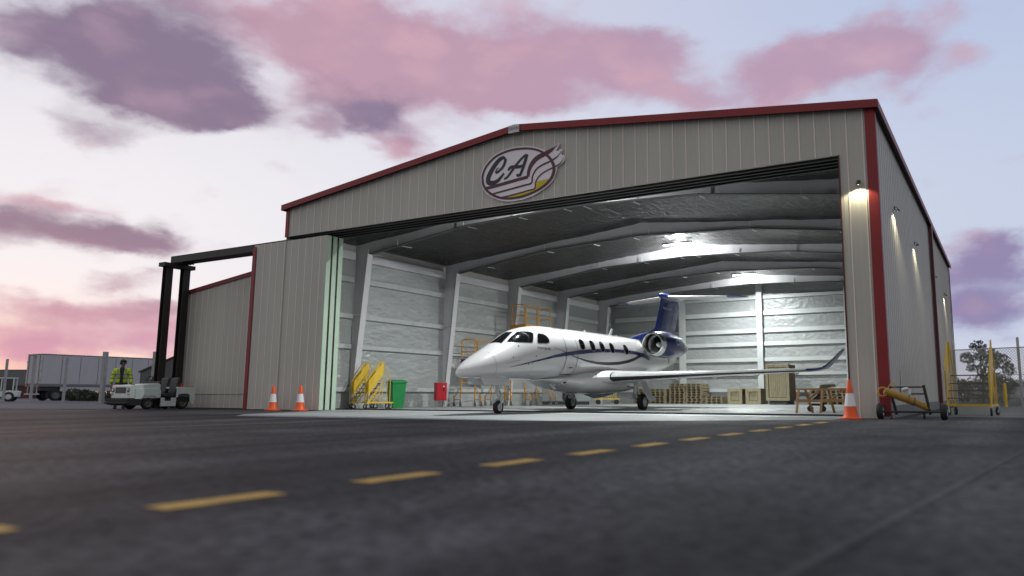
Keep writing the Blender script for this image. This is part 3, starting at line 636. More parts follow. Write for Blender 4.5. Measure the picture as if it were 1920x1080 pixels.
# belly fairing
BF = [(.7, .93, .905, .25), (1.2, .98, .86, .52), (1.8, 1.04, .775, .74), (2.4, 1.13, .665, .88), (3.0, 1.22, .585, .97), (3.7, 1.29, .54, 1.02), (4.4, 1.31, .52, 1.03), (5.2, 1.31, .53, 1.03), (6.0, 1.29, .58, 1.0), (6.8, 1.25, .72, .92), (7.6, 1.24, .95, .76), (8.3, 1.25, 1.16, .5)]
R = []
for i in range(len(BF) - 1):
    for k in range(4):
        t = k / 4; a, b = BF[i], BF[i + 1]; z = [p + (q - p) * t for p, q in zip(a, b)]; R.append(z)
R.append(list(BF[-1]))
rings = []
for y, zt, zb, w in R:
    zc = zb + (zt - zb) * .62; r = []
    for k in range(40):
        a = 2 * pi * k / 40; e = 2 / 2.5; h = zt - zc if sin(a) > 0 else zc - zb
        r.append((w * math.copysign(abs(cos(a)) ** e, cos(a)), y, zc + h * math.copysign(abs(sin(a)) ** e, sin(a))))
    rings.append(r)
mb = MB(); mb.loft(rings); mb.build('belly_fairing', M['white'], jet, smooth=60)
mb = MB(); mb.loft([[(.30 * k_, 4.3, .56), (0, 4.65, .40), (-.30 * k_, 4.3, .56), (0, 4.2, .6)] for k_ in (1,)] + [[(.3, 5.3, .5), (0, 5.3, .415), (-.3, 5.3, .5), (0, 5.3, .6)], [(.16, 6.1, .6), (0, 6.1, .53), (-.16, 6.1, .6), (0, 6.1, .62)]]); mb.build('keel_fairing', M['white'], jet, smooth=50)
# flying surfaces
def foil(x, le, ch, th, z, tilt=0, n=11, camber=.0):
    """section ring: chord runs along y, thickness tilts about y"""
    up = []; lo = []
    for i in range(n):
        t = .5 - .5 * cos(pi * i / (n - 1)); yt = 5 * th * (.2969 * sqrt(t) - .126 * t - .3516 * t * t + .2843 * t ** 3 - .1036 * t ** 4) * ch
        c_ = camber * ch * 4 * t * (1 - t)
        nx, nz = -sin(tilt), cos(tilt)
        up.append((x + nx * (c_ + yt), le + t * ch, z + nz * (c_ + yt))); lo.append((x + nx * (c_ - yt), le + t * ch, z + nz * (c_ - yt)))
    return up + lo[-2:0:-1]
def mir(rings): return [[(-x, y, z) for x, y, z in r] for r in rings]
WS = [(.55, 2.95, 3.55, .135, 1.00, 0), (1.05, 3.22, 3.3, .13, 1.035, .03), (1.5, 3.55, 2.85, .125, 1.055, .03), (2.6, 4.22, 2.15, .118, 1.10, .035), (4.2, 5.02, 1.70, .112, 1.165, .035), (5.6, 5.73, 1.32, .108, 1.215, .035), (6.55, 6.22, 1.06, .105, 1.25, .04)]
TIP = [(6.55, 6.22, 1.06, .105, 1.25, .04), (6.80, 6.37, .98, .10, 1.268, .12), (6.98, 6.50, .90, .095, 1.32, .55), (7.10, 6.62, .82, .09, 1.42, .95), (7.25, 6.80, .70, .085, 1.60, 1.10), (7.42, 7.02, .55, .08, 1.82, 1.14), (7.50, 7.15, .45, .075, 1.93, 1.14)]
for sd in (1, -1):
    w = [foil(*s, camber=.008) for s in WS]; tp = [foil(*s, camber=.006) for s in TIP]
    if sd < 0: w, tp = mir(w), mir(tp)
    m_ = MB(); m_.loft(w); wing = m_.build('wing', M['white'], jet, smooth=40)
    m_ = MB(); m_.loft(tp); wt = m_.build('winglet', M['engine_blue'], jet, smooth=40)
    # polished leading edge strip
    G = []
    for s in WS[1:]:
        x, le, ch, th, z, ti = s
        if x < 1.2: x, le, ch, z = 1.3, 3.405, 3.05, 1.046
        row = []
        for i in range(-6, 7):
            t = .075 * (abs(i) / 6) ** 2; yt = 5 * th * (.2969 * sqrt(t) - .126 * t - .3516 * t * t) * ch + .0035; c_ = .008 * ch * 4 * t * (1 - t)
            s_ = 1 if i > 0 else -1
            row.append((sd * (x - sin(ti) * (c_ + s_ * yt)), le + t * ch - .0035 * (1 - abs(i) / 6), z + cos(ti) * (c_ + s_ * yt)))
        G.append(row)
    m_ = MB(); m_.grid([r[6:] for r in G]); m_.build('leading_edge', M['edge_metal'], wing, smooth=60); m_ = MB(); m_.grid([r[:7] for r in G]); m_.build('edge_reflection', M['black'], wing, smooth=60)  # black lower strip: dark ground reflection painted under the polished edge
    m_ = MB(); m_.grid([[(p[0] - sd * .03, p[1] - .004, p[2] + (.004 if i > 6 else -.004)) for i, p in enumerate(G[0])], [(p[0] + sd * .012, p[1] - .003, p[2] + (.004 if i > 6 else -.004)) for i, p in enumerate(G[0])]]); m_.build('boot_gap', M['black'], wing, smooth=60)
    for xs in (2.4, 3.6, 4.9, 6.1):
        zz = interp([(a[0], a[4]) for a in WS], xs); ye = interp([(a[0], a[1] + a[2]) for a in WS], xs)
        m_ = MB(); m_.tube([(sd * xs, ye - .55, zz - .05), (sd * xs, ye - .2, zz - .085), (sd * xs, ye + .06, zz - .03)], [.01, .035, .01], 8); m_.build('flap_fairing', M['white'], wing, smooth=50)
# fin, rudder line and tailplane
FS = [(2.30, 6.75, 11.5, .020), (2.45, 7.0, 11.5, .022), (2.60, 7.6, 11.47, .022), (2.76, 8.35, 11.52, .026), (2.90, 9.05, 11.57, .032), (3.02, 9.48, 11.61, .045), (3.12, 9.66, 11.66, .055), (3.6, 9.92, 11.92, .06), (4.15, 10.20, 12.16, .06), (4.36, 10.27, 12.0, .062), (4.50, 10.40, 11.9, .055), (4.56, 10.62, 11.8, .03)]
m_ = MB(); rg = []
for z, le, te, th in FS:
    r = foil(0, le, te - le, th, z, pi / 2, n=13); rg.append(r)
m_.loft(rg); fin = m_.build('fin', M['blue'], jet, smooth=40)
m_ = MB()
for s in (1, -1):
    G = []
    for z, le, te, th in FS[6:9]:
        c = te - le; t = .70; yt = 5 * th * (.2969 * sqrt(t) - .126 * t - .3516 * t * t + .2843 * t ** 3 - .1036 * t ** 4) * c + .004
        G.append([(s * yt, le + c * t, z), (s * yt, le + c * (t + .014), z)])
    m_.grid(G)
m_.build('rudder_gap', M['black'], fin)
v, f = font_mesh('PHENOM 300', .14, .002)
for s in (1,):
    m_ = MB(); m_.add([(.085, 10.72 + x, 3.93 + y) for x, y, z in v], f); m_.build('lettering', pbr('pale_letters', (.62, .63, .70), .4), fin)
m_ = MB(); m_.lathe([(.004, 10.05), (.07, 10.13), (.115, 10.35), (.135, 10.8), (.13, 11.4), (.09, 11.95), (.02, 12.35)], (0, 0, 4.44), (0, 1, 0), 20); m_.build('tail_bullet', M['blue'], jet, smooth=50)
TS = [(.03, 10.62, 1.45, .095, 4.43, 0), (1.0, 11.08, 1.18, .09, 4.43, 0), (2.25, 11.68, .86, .085, 4.43, 0)]
TT = [(2.25, 11.68, .86, .085, 4.43, 0), (2.6, 11.86, .72, .08, 4.432, 0), (2.85, 12.08, .50, .07, 4.436, 0), (2.92, 12.28, .28, .06, 4.44, 0)]
for sd in (1, -1):
    a, b = [foil(*s) for s in TS], [foil(*s) for s in TT]
    if sd < 0: a, b = mir(a), mir(b)
    m_ = MB(); m_.loft(a); tpn = m_.build('tailplane', M['white'], jet, smooth=40)
    m_ = MB(); m_.loft(b); m_.build('tip', M['blue'], tpn, smooth=40)
    G = []
    for x, le, ch, th, z, ti in TS:
        row = []
        for i in range(-5, 6):
            t = .06 * (abs(i) / 5) ** 2; yt = 5 * th * (.2969 * sqrt(t) - .126 * t) * ch + .003; row.append((sd * x, le + t * ch - .003, z + (1 if i > 0 else -1) * yt))
        G.append(row)
    m_ = MB(); m_.grid(G); m_.build('leading_edge', M['edge_metal'], tpn, smooth=60)
m_ = MB(); m_.prism([(-.03, 9.4, 1.62), (-.03, 10.2, 1.42), (-.03, 11.3, 1.40), (-.03, 11.5, 1.85)], (.06, 0, 0)); m_.build('ventral_fin', M['white'], jet, bevel=.02)
# engines on stub pylons
NAC = [(.385, 6.50), (.415, 6.56), (.447, 6.75), (.475, 7.1), (.482, 7.5), (.465, 7.9), (.42, 8.35), (.345, 8.8), (.255, 9.15), (.19, 9.36)]
def nr(y): return interp([(b, a) for a, b in NAC], y)
for sd in (1, -1):
    eng = bpy.data.objects.new('engine', None); COL.objects.link(eng); eng.parent = jet; eng.location = (sd * 1.3, 0, 2.24)
    m_ = MB(); m_.lathe([(r, y) for r, y in NAC[2:]] + [(.165, 9.36), (.15, 9.0), (.001, 9.0)], axis=(0, 1, 0), n=40, caps=False); m_.build('nacelle', M['engine_blue'], eng, smooth=45)
    m_ = MB(); m_.lathe([(.447, 6.752), (.43, 6.62), (.41, 6.545), (.388, 6.51), (.368, 6.50), (.348, 6.515), (.335, 6.56), (.326, 6.68), (.33, 6.9)], axis=(0, 1, 0), n=48, caps=False); m_.build('inlet_lip', M['chrome'], eng, smooth=60)
    m_ = MB(); m_.lathe([(.331, 6.72), (.335, 7.0), (.335, 7.3)], axis=(0, 1, 0), n=40, caps=False); m_.build('inlet_duct', pbr('duct_grey', (.5, .5, .5), .4, .2) if sd > 0 else bpy.data.materials['duct_grey'], eng, smooth=60)
    m_ = MB(); m_.lathe([(.334, 7.25), (.334, 7.27)], axis=(0, 1, 0), n=32); m_.build('fan_backing', M['black'], eng)
    m_ = MB(); nb = 22
    for k in range(nb):
        a = 2 * pi * k / nb; rows = []
        for r, dy, tw in ((.07, .02, .10), (.2, .0, .115), (.325, -.015, .105)):
            c_ = []
            for s, yy in ((-.5, -.05), (.5, .05)):
                aa = a + s * tw / r * .6 + (r - .2) * .5; c_.append((r * cos(aa), 7.14 + dy + yy * (1.2 - r), r * sin(aa)))
            rows.append(c_)
        m_.grid(rows)
    m_.build('fan', M['chrome'], eng, smooth=60)
    m_ = MB(); m_.lathe([(.003, 6.90), (.035, 6.93), (.065, 6.99), (.085, 7.08), (.088, 7.16)], axis=(0, 1, 0), n=20); m_.build('spinner', M['alu'], eng, smooth=60)
    m_ = MB(); m_.lathe([(.12, 9.30), (.09, 9.5), (.02, 9.62)], axis=(0, 1, 0), n=20); m_.build('exhaust_cone', M['steel'], eng, smooth=50)
    m_ = MB(); m_.loft([[(-sd * .95, 7.05, .16), (-sd * .95, 8.9, .10), (-sd * .95, 8.9, -.02), (-sd * .95, 7.05, -.13)], [(-sd * .36, 6.78, .13), (-sd * .36, 8.7, .10), (-sd * .36, 8.7, -.02), (-sd * .36, 6.78, -.06)]]); m_.build('pylon', M['white'], eng, bevel=.03, seg=3)
    m_ = MB(); m_.prism([(-sd * .62, 6.76, .15), (-sd * .38, 6.70, .15), (-sd * .38, 6.70, -.16), (-sd * .40, 6.9, -.2)], (0, .03, 0)); m_.build('pylon_boot', M['black'], eng)
    v, f = font_mesh('C-FWTF', .30, .004, 0, .95); m_ = MB()
    pts = []
    for x, y, z in v:
        yy = 8.08 + sd * x; r = nr(yy) + .006; ph = y / r + .16; pts.append((sd * r * cos(ph), yy, r * sin(ph)))
    m_.add(pts, f); m_.build('lettering', bpy.data.materials['pale_letters'], eng)
    m_ = MB(); m_.tube([(0, 7.9, -.46), (0, 7.95, -.60)], .018, 8); m_.tube([(.1, 8.2, -.42), (.12, 8.38, -.6)], .008, 6); m_.build('drain_pipe', M['steel'], eng)
    m_ = MB(); m_.tube([(sd * -.07, 6.76, -.462), (sd * -.04, 6.77, -.50), (sd * .03, 6.77, -.50), (sd * .06, 6.76, -.465)], .010, 6); m_.build('lip_vent', M['chrome'], eng)
# landing gear
def wheel(parent, c, r, w, name='wheel', rim=None):
    e = bpy.data.objects.new(name, None); COL.objects.link(e); e.parent = parent; e.location = c
    m_ = MB(); m_.lathe([(r * .58, -w * .46), (r * .80, -w * .5), (r * .93, -w * .42), (r, -w * .2), (r, w * .2), (r * .93, w * .42), (r * .80, w * .5), (r * .58, w * .46)], axis=(1, 0, 0), n=36, caps=False); m_.build('tyre', M['tyre'], e, smooth=40)
    m_ = MB(); m_.lathe([(.01, -w * .34), (r * .22, -w * .36), (r * .3, -w * .28), (r * .5, -w * .30), (r * .60, -w * .46), (r * .60, w * .46), (r * .5, w * .30), (r * .3, w * .28), (r * .22, w * .40), (.01, w * .40)], axis=(1, 0, 0), n=28); m_.build('rim', rim or M['alu'], e, smooth=40)
    return e
ng = bpy.data.objects.new('nose_gear', None); COL.objects.link(ng); ng.parent = jet; ng.location = (0, -.55, 0)
wheel(ng, (0, 0, .178), .178, .135)
m_ = MB(); m_.tube([(0, -.10, .98), (0, -.035, .52)], [.05, .045], 14); m_.tube([(0, -.035, .52), (0, -.01, .40)], .032, 12); m_.build('strut', M['alu'], ng, smooth=40)
m_ = MB(); m_.tube([(.095, 0, .178), (.10, .0, .30), (.075, -.005, .385), (0, -.01, .41), (-.075, -.005, .385), (-.10, 0, .30), (-.095, 0, .178)], .022, 10); m_.tube([(-.11, 0, .178), (.11, 0, .178)], .026, 10); m_.build('fork', M['alu'], ng, smooth=40)
m_ = MB(); m_.bar((0, .0, .62), (0, .15, .51), .06, .018); m_.bar((0, .15, .51), (0, .02, .41), .06, .018); m_.tube([(-.06, -.03, .62), (.06, -.03, .62)], .025, 10); m_.build('torque_link', M['alu'], ng)
m_ = MB(); m_.lathe([(.195, -.06), (.21, -.05), (.21, .05), (.195, .06)], (0, 0, .178), (1, 0, 0), 16, a0=0); 
m_ = MB()
for k in range(7):
    a = radians(35 + k * 16); b = radians(35 + (k + 1) * 16)
    m_.bar((0, -cos(a) * .2, .178 + sin(a) * .2), (0, -cos(b) * .2, .178 + sin(b) * .2), .10, .008, up=(1, 0, 0))
m_.build('mudguard', M['alu'], ng)
for s in (1, -1):
    m_ = MB(); m_.prism([(s * .20, -1.03, .935), (s * .22, .18, .925), (s * .26, .12, .74), (s * .25, -.99, .765)], (s * .014, 0, 0)); m_.build('gear_door', M['white'], ng, bevel=.004)
m_ = MB(); m_.tube([(.05, -1.23, .95), (.05, -1.23, .80)], .016, 8); m_.box((.05, -1.26, .80), (.05, .1, .06)); m_.build('probe', M['alu'], ng)
for sd in (1, -1):
    mg = bpy.data.objects.new('main_gear', None); COL.objects.link(mg); mg.parent = jet; mg.location = (sd * 1.37, 5.55, 0)
    wheel(mg, (0, 0, .272), .272, .20)
    m_ = MB(); m_.tube([(-sd * .13, -.20, 1.05), (-sd * .16, -.24, .50)], [.065, .055], 14); m_.build('strut', M['alu'], mg, smooth=40)
    m_ = MB(); m_.tube([(-sd * .16, -.30, .47), (-sd * .15, -.05, .34), (-sd * .06, .02, .272)], [.06, .055, .05], 12); m_.tube([(-sd * .17, -.36, .43), (-sd * .17, -.20, .52)], .07, 12); m_.build('trailing_link', M['alu'], mg, smooth=40)
    m_ = MB(); m_.tube([(-sd * .17, .0, .36), (-sd * .15, -.10, .80)], .03, 10); m_.build('shock_absorber', M['chrome'], mg, smooth=40)
    m_ = MB(); m_.tube([(-sd * .15, -.22, .72), (-sd * .75, -.32, .86)], .024, 8); m_.build('side_brace', M['chrome'], mg, smooth=40)
    m_ = MB(); m_.prism([(sd * .05, -.40, 1.02), (sd * .05, .06, 1.02), (sd * .24, .22, .46), (sd * .27, .46, .40), (sd * .27, .42, .32), (sd * .26, .16, .32), (sd * .27, .04, .24), (sd * .24, -.18, .40)], (sd * .018, 0, .003)); m_.build('gear_door', M['white'], mg, bevel=.005)
# aerials and belly marks
def blade(x, y, z, dy, dz, ch, t=.02):
    m_ = MB(); m_.prism([(x - t / 2, y, z), (x - t / 2, y + ch, z), (x - t / 2, y + ch * .6 + dy, z + dz), (x - t / 2, y + dy, z + dz)], (t, 0, 0)); m_.build('aerial', M['white'], jet, bevel=.004)
blade(0, 5.75, 2.52, .22, .25, .2); blade(0, 4.05, 2.51, .03, .07, .14); blade(0, 6.3, 2.52, .02, .05, .08); blade(.0, 6.7, 2.51, .02, .04, .06)
m_ = MB(); m_.prism([(.22, 1.45, .90), (.22, 1.70, .90), (.22, 1.98, .66), (.22, 1.86, .65)], (.02, 0, 0)); m_.build('aerial', M['white'], jet, bevel=.004)
for px_, nn_, rr in (((.45, 1.69, .81), (.15, -.15, -.97), .12), ((.67, 1.75, .862), (.48, -.22, -.85), .115)):
    m_ = MB(); n_ = Vector(nn_).normalized(); u_ = Vector((.25, .97, -.1)).normalized(); v_ = n_.cross(u_).normalized(); u_ = v_.cross(n_)
    c_ = Vector(px_) + n_ * .014
    m_.m = 0; m_.sheet([c_ + u_ * rr * cos(a) + v_ * rr * .8 * sin(a) for a in [2 * pi * i / 24 for i in range(24)]])
    m_.m = 1; m_.sheet([c_ + n_ * .003 + u_ * rr * .62 * cos(a) + v_ * rr * .45 * sin(a) for a in [2 * pi * i / 16 for i in range(16)]])
    m_.build('belly_mark', [M['cone_band'], M['grey_box'] if rr > .117 else M['maroon']], jet)
# ------------------------------------------------------------------ neighbours of the hangar
annex = thing('annex', 'low beige metal annex with a sloping red roof edge left of the hangar doors', 'building', (-26.3, 1.05, 0))
mb = MB(); az = lambda x: 4.44 + .123 * x
corrug(mb, 0, 7.0, lambda s: .55, az, lambda s, h, z: (s, -h, z), off=.08, rib=1); corrug(mb, 0, 7.0, lambda s: .02, lambda s: .535, lambda s, h, z: (s, -h - .004, z), off=.08, rib=1)
mb.prism([(0, .01, .02), (7.0, .01, .02), (7.0, .01, az(7)), (0, .01, az(0))], (0, 8, 0)); mb.build('wall', [M['cladding'], M['rib']], annex)
mb = MB(); mb.prism([(-.06, -.06, az(-.06) - .02), (7.0, -.06, az(7) - .02), (7.0, -.06, az(7) + .13), (-.06, -.06, az(-.06) + .13)], (0, .03, 0)); mb.build('fascia', M['red'], annex)
mb = MB(); mb.prism([(-.05, -.029, az(-.05) + .005), (7.0, -.029, az(7) + .005), (7.0, -.029, az(7) + .1), (-.05, -.029, az(-.05) + .1)], (0, 8.1, 0)); mb.build('roof', M['roof'], annex)
mb = MB(); mb.span((0, -.034, .532), (7, -.004, .549)); mb.build('drip_flashing', M['cladding_side'], annex)

gan = thing('door_gantry', 'dark brown steel gantry of two posts and a long overhead beam for the sliding doors', 'gantry', (-26.02, .12, 0))
for y in (0, .70):
    mb = MB(); mb.span((-.13, y - .13, .0), (-.11, y + .13, 5.40)); mb.span((.11, y - .13, .0), (.13, y + .13, 5.40)); mb.span((-.109, y - .012, .0), (.109, y + .012, 5.40))
    mb.prism([(-.131, y - .01, .05), (-.62, y - .01, .05), (-.5, y - .01, 1.0), (-.131, y - .01, 1.55)], (0, .02, 0)); mb.build('post', M['mast'], gan)
mb = MB(); mb.span((-.2, -.26, 5.405), (.2, .98, 5.56)); mb.build('cap_beam', M['mast'], gan)
mb = MB()
for k in range(3): mb.span((-.14, .16 + .2 * k, 5.60), (6.86, .30 + .2 * k, 5.84))
mb.span((-.14, .155, 5.835), (6.86, .71, 5.86))
for k in range(4): mb.span((-.05 + .17 * k, .2, 5.561), (.02 + .17 * k, .7, 5.60))
mb.build('overhead_beam', M['dark'], gan)

shed = thing('lean_to_shed', 'low grey corrugated shed with a steep sloping roof behind the gantry posts', 'shed', (-44.4, 10, 0))
sz = lambda x: 1.88 + .245 * x
mb = MB(); corrug(mb, 0, 7, lambda s: .02, sz, lambda s, h, z: (s, -h, z)); mb.prism([(0, .01, .02), (7, .01, .02), (7, .01, sz(7)), (0, .01, sz(0))], (0, 9, 0)); mb.build('wall', M['shed'], shed)
mb = MB(); mb.prism([(-.1, -.08, sz(-.1)), (7, -.08, sz(7)), (7, -.08, sz(7) + .08), (-.1, -.08, sz(-.1) + .08)], (0, 9.2, 0)); mb.build('roof', M['roof'], shed)

wh = thing('warehouse', 'distant long dark grey warehouse on the horizon left of the white trailer', 'building', (-138, 34, 0), radians(28))
mb = MB(); mb.span((-22, 0, 1.9), (16, 12, 4.1)); mb.span((-22.05, -.05, 4.1), (16.05, 12.05, 4.25)); mb.build('wall', pbr('warehouse_grey', (.14, .14, .155), .7, 0, .1, .3), wh)
mb = MB(); mb.span((-21.9, .1, 0), (15.9, 11.9, 1.9)); mb.build('loading_bay', pbr('warehouse_dark', (.035, .033, .036), .7), wh)
ct = thing('container', 'maroon shipping container in front of the distant grey warehouse', 'container', (-105, 29.6, 0), radians(35))
mb = MB(); corrug(mb, -3, 3, lambda s: .1, lambda s: 1.25, lambda s, h, z: (s, -h, z), per=.3); mb.span((-3, .005, .1), (3, 2.4, 1.25)); mb.span((-3, .2, 0), (-2.8, 2.2, .1)); mb.span((2.8, .2, 0), (3, 2.2, .1)); mb.build('body', M['maroon'], ct)
mb = MB(); mb.span((2.6, -.08, 0), (2.7, -.03, 1.3)); mb.span((-2.7, -.08, 0), (-2.6, -.03, 1.3)); mb.build('corner_post', M['dark_red'], ct)

# trailer: rear faces the camera, long side runs away along +y
tr = thing('semi_trailer', 'long white box semi trailer with closed rear doors parked behind the posts', 'trailer', (-71.55, 16.55, 0))
mb = MB(); mb.span((-1.26, .06, 1.42), (1.26, 13.6, 3.93)); mb.build('box_body', M['trailer'], tr, bevel=.03)
mb = MB()
for k in range(1, 9): mb.span((1.262, .06 + 1.5 * k - .02, 1.45), (1.272, .06 + 1.5 * k + .02, 3.86))
mb.build('side_joint', M['trailer_grey'], tr)
mb = MB(); mb.span((-1.28, .0, 3.932), (1.28, 13.65, 4.01)); mb.build('roof_rail', M['trailer_grey'], tr)
mb = MB(); mb.span((1.262, .03, 1.26), (1.285, 13.65, 1.42)); mb.span((-1.27, .05, 1.2), (1.261, 13.6, 1.419)); mb.build('side_rail', M['trailer_grey'], tr)
mb = MB(); mb.span((1.20, 1.6, .82), (1.24, 12.8, 1.19)); mb.build('side_skirt', M['trailer'], tr)
for s in (-1, 1):
    mb = MB(); mb.span((s * .03, 0, 1.45), (s * 1.24, .055, 3.9)); rd = mb.build('rear_door', M['trailer'], tr, bevel=.01)
    mb = MB()
    for x in (.18, .9): mb.tube([(s * x, -.03, 1.4), (s * x, -.03, 3.9)], .022, 8)
    for z in (1.7, 2.5, 3.3): mb.span((s * 1.16, -.02, z), (s * 1.27, -.002, z + .1))
    mb.build('lock_rod', M['trailer_grey'], rd)
mb = MB(); mb.span((-1.2, -.02, .52), (1.2, .06, .62)); mb.span((-.8, .0, .62), (-.72, .06, 1.2)); mb.span((.72, .0, .62), (.8, .06, 1.2)); mb.build('underrun_bar', M['trailer'], tr)
mb = MB(); mb.span((-1.1, .1, .85), (1.1, 13, 1.19)); mb.build('chassis', M['dark'], tr)
for y in (1.35, 2.65, 3.95):
    for s in (-1, 1):
        m_ = wheel(tr, (s * 1.0, y, .5), .5, .36, rim=M['steel_dark'])
        if y > 1.4: pass
for s in (-1, 1):
    mb = MB(); mb.span((s * .75, .75, .25), (s * 1.2, .77, .9)); mb.build('mud_flap', M['rubber'], tr)
    mb = MB(); mb.span((s * .85, -.02, 1.22), (s * 1.2, .0, 1.36)); mb.build('tail_light', M['tail_lens'], tr)

for i, (x, y, w, lb) in enumerate([(-60.6, 9.86, .13, 'thin grey concrete post at the far left edge in front of the small tractor'), (-58.8, 10.75, .14, 'thin grey concrete post in front of the trailer rear doors'), (-53.5, 10.29, .13, 'thin grey concrete post in front of the trailer wheels'), (-44.9, 8.15, .22, 'thickest grey concrete post, in front of the trailer side'), (-42.2, 9.5, .17, 'grey concrete post between the person and the gantry')]):
    t = thing('fence_post', lb, 'post', (x, y, 0), .3, 'concrete posts in front of the trailer')
    mb = MB(); mb.prism([(-w / 2, -w / 2, 0), (w / 2, -w / 2, 0), (w / 2, w / 2, 0), (-w / 2, w / 2, 0)], (0, 0, 3.05)); mb.build('shaft', M['post'], t, bevel=.015)
    mb = MB()
    for z in (.7, 1.5, 2.3): mb.tube([(-w / 2 - .01, -w / 2 - .012, z), (w / 2 + .01, -w / 2 - .012, z)], .008, 6)
    mb.build('wire_loop', M['galv'], t)

# ------------------------------------------------------------------ plants
def leaf_cloud(mb, c, rad, n, s, hol=0.):
    for _ in range(n):
        while True:
            p = Vector((random.uniform(-1, 1), random.uniform(-1, 1), random.uniform(-1, 1)))
            if hol < p.length < 1: break
        p = Vector((p.x * rad[0], p.y * rad[1], p.z * rad[2])) + Vector(c)
        R = Euler((random.uniform(0, 6.3), random.uniform(0, 6.3), random.uniform(0, 6.3))).to_matrix(); k = s * random.uniform(.6, 1.3)
        mb.add([p + R @ Vector(v) * k for v in ((-1, 0, 0), (0, -.5, .1), (1, 0, 0), (0, .5, .1))], [(0, 1, 2, 3)])
def tree(name, lb, loc, h, clumps, trunk_r=.09):
    t = thing(name, lb, 'tree', loc)
    mb = MB(); mb.tube([(0, 0, 0), (.04, 0, h * .35), (-.03, .05, h * .6), (.05, 0, h * .92)], [trunk_r, trunk_r * .75, trunk_r * .5, .012], 8)
    for c, r, n in clumps: mb.tube([(0, 0, h * .38), (c[0] * .5, c[1] * .5, h * .38 + (c[2] - h * .38) * .6), c], [trunk_r * .5, trunk_r * .3, .01], 6)
    mb.build('trunk', M['bark'], t, smooth=50)
    mb = MB()
    for c, r, n in clumps: leaf_cloud(mb, c, r, n, .085)
    mb.build('crown', M['leaf'], t)
    return t
tree('young_tree', 'small sparse leafy tree behind the chain link fence', (.9, 34.3, 0), 3.7, [((-.1, 0, 3.45), (.5, .4, .35), 170), ((.35, .1, 2.9), (.7, .6, .45), 420), ((-.65, 0, 2.75), (.5, .45, .4), 260), ((1.05, 0, 2.5), (.6, .5, .5), 380), ((.3, -.2, 2.1), (.55, .5, .4), 260), ((-.5, .1, 2.15), (.4, .3, .25), 110), ((1.5, .1, 2.0), (.4, .4, .4), 190), ((.7, .1, 1.4), (.4, .4, .5), 160)])
def shrub(lb, loc, rad, n, grp, s=.09):
    t = thing('shrub', lb, 'shrub', loc, 0, grp); mb = MB(); leaf_cloud(mb, (0, 0, rad[2] * .9), rad, n, s, .25); leaf_cloud(mb, (rad[0] * .4, 0, rad[2] * 1.2), [k * .5 for k in rad], n // 3, s); mb.build('foliage', M['leaf'], t)
    mb = MB()
    for k in range(5): a = k * 1.3; mb.tube([(0, 0, 0), (rad[0] * .5 * cos(a), rad[1] * .5 * sin(a), rad[2])], [.03, .01], 6)
    mb.build('stem', M['bark'], t)
G = 'dark shrubs behind the chain link fence'
shrub('dark shrub behind the fence, next to the hangar corner', (-.6, 33, 0), (1.0, .8, .85), 900, G); shrub('broad dark shrub behind the fence at the foot of the small tree', (1.2, 37, 0), (1.7, 1, 1.0), 1500, G); shrub('low dark shrub behind the fence at the right edge of the picture', (4.6, 40, 0), (1.9, 1.2, .9), 1500, G)
G = 'dark shrubs beside the trailer'
for k, (dx, lb) in enumerate([(0, 'dark shrub beside the trailer wheels'), (2.2, 'dark shrub under the middle of the trailer side'), (4.3, 'dark shrub half hidden behind the thickest post'), (6.2, 'dark shrub beside the trailer, nearest the person')]):
    shrub(lb, [(-65.0, 16.6, 0), (-62.9, 16.3, 0), (-60.3, 15.7, 0), (-56.6, 14.9, 0)][k], (1.0, .7, [.55, .5, .42, .42][k]), 480, G, .1)

# ------------------------------------------------------------------ fence, bollard, cars on the right
fn = thing('chain_link_fence', 'galvanised chain link fence with a tall post right of the hangar', 'fence', (.1, 20.0, 0), radians(-19.5))
L_ = 8.2; H_ = 2.45; P_ = .085
mb = MB(); k = -H_
def wire(x0, z0, x1, z1, y):
    d = Vector((x1 - x0, 0, z1 - z0)); n = Vector((-d.z, 0, d.x)).normalized() * .0095
    mb.add([(x0 + n.x, y, z0 + n.z), (x1 + n.x, y, z1 + n.z), (x1 - n.x, y, z1 - n.z), (x0 - n.x, y, z0 - n.z)], [(0, 1, 2, 3)])
while k < L_:
    a, b = max(k, 0), min(k + H_, L_); wire(a, a - k + .03, b, b - k + .03, 0.)
    wire(a, H_ - (a - k) + .03, b, H_ - (b - k) + .03, .006); k += P_ * 1.414
mb.build('chain_mesh', M['galv'], fn)
for z in (2.48, 1.35): mb = MB(); mb.tube([(0, .03, z), (L_, .03, z)], .021 if z > 2 else .014, 8); mb.build('rail', M['galv'], fn, smooth=40)
for x in (.1, 2.75, 5.5, 8.1): mb = MB(); mb.lathe([(.055, 0), (.055, 2.86), (.03, 2.92)], (x, .085, 0), n=14); mb.build('fence_post', M['galv'], fn, smooth=40)
bo = thing('bollard', 'slim yellow bollard in front of the chain link fence', 'bollard', (2.12, 18.1, 0))
mb = MB(); mb.lathe([(.062, .0), (.062, .93), (.045, .975), (.0, .985)], n=18); mb.build('pipe', M['yellow'], bo, smooth=40)
mb = MB(); mb.lathe([(.11, .0), (.11, .02)], n=18); mb.build('base', M['galv'], bo)
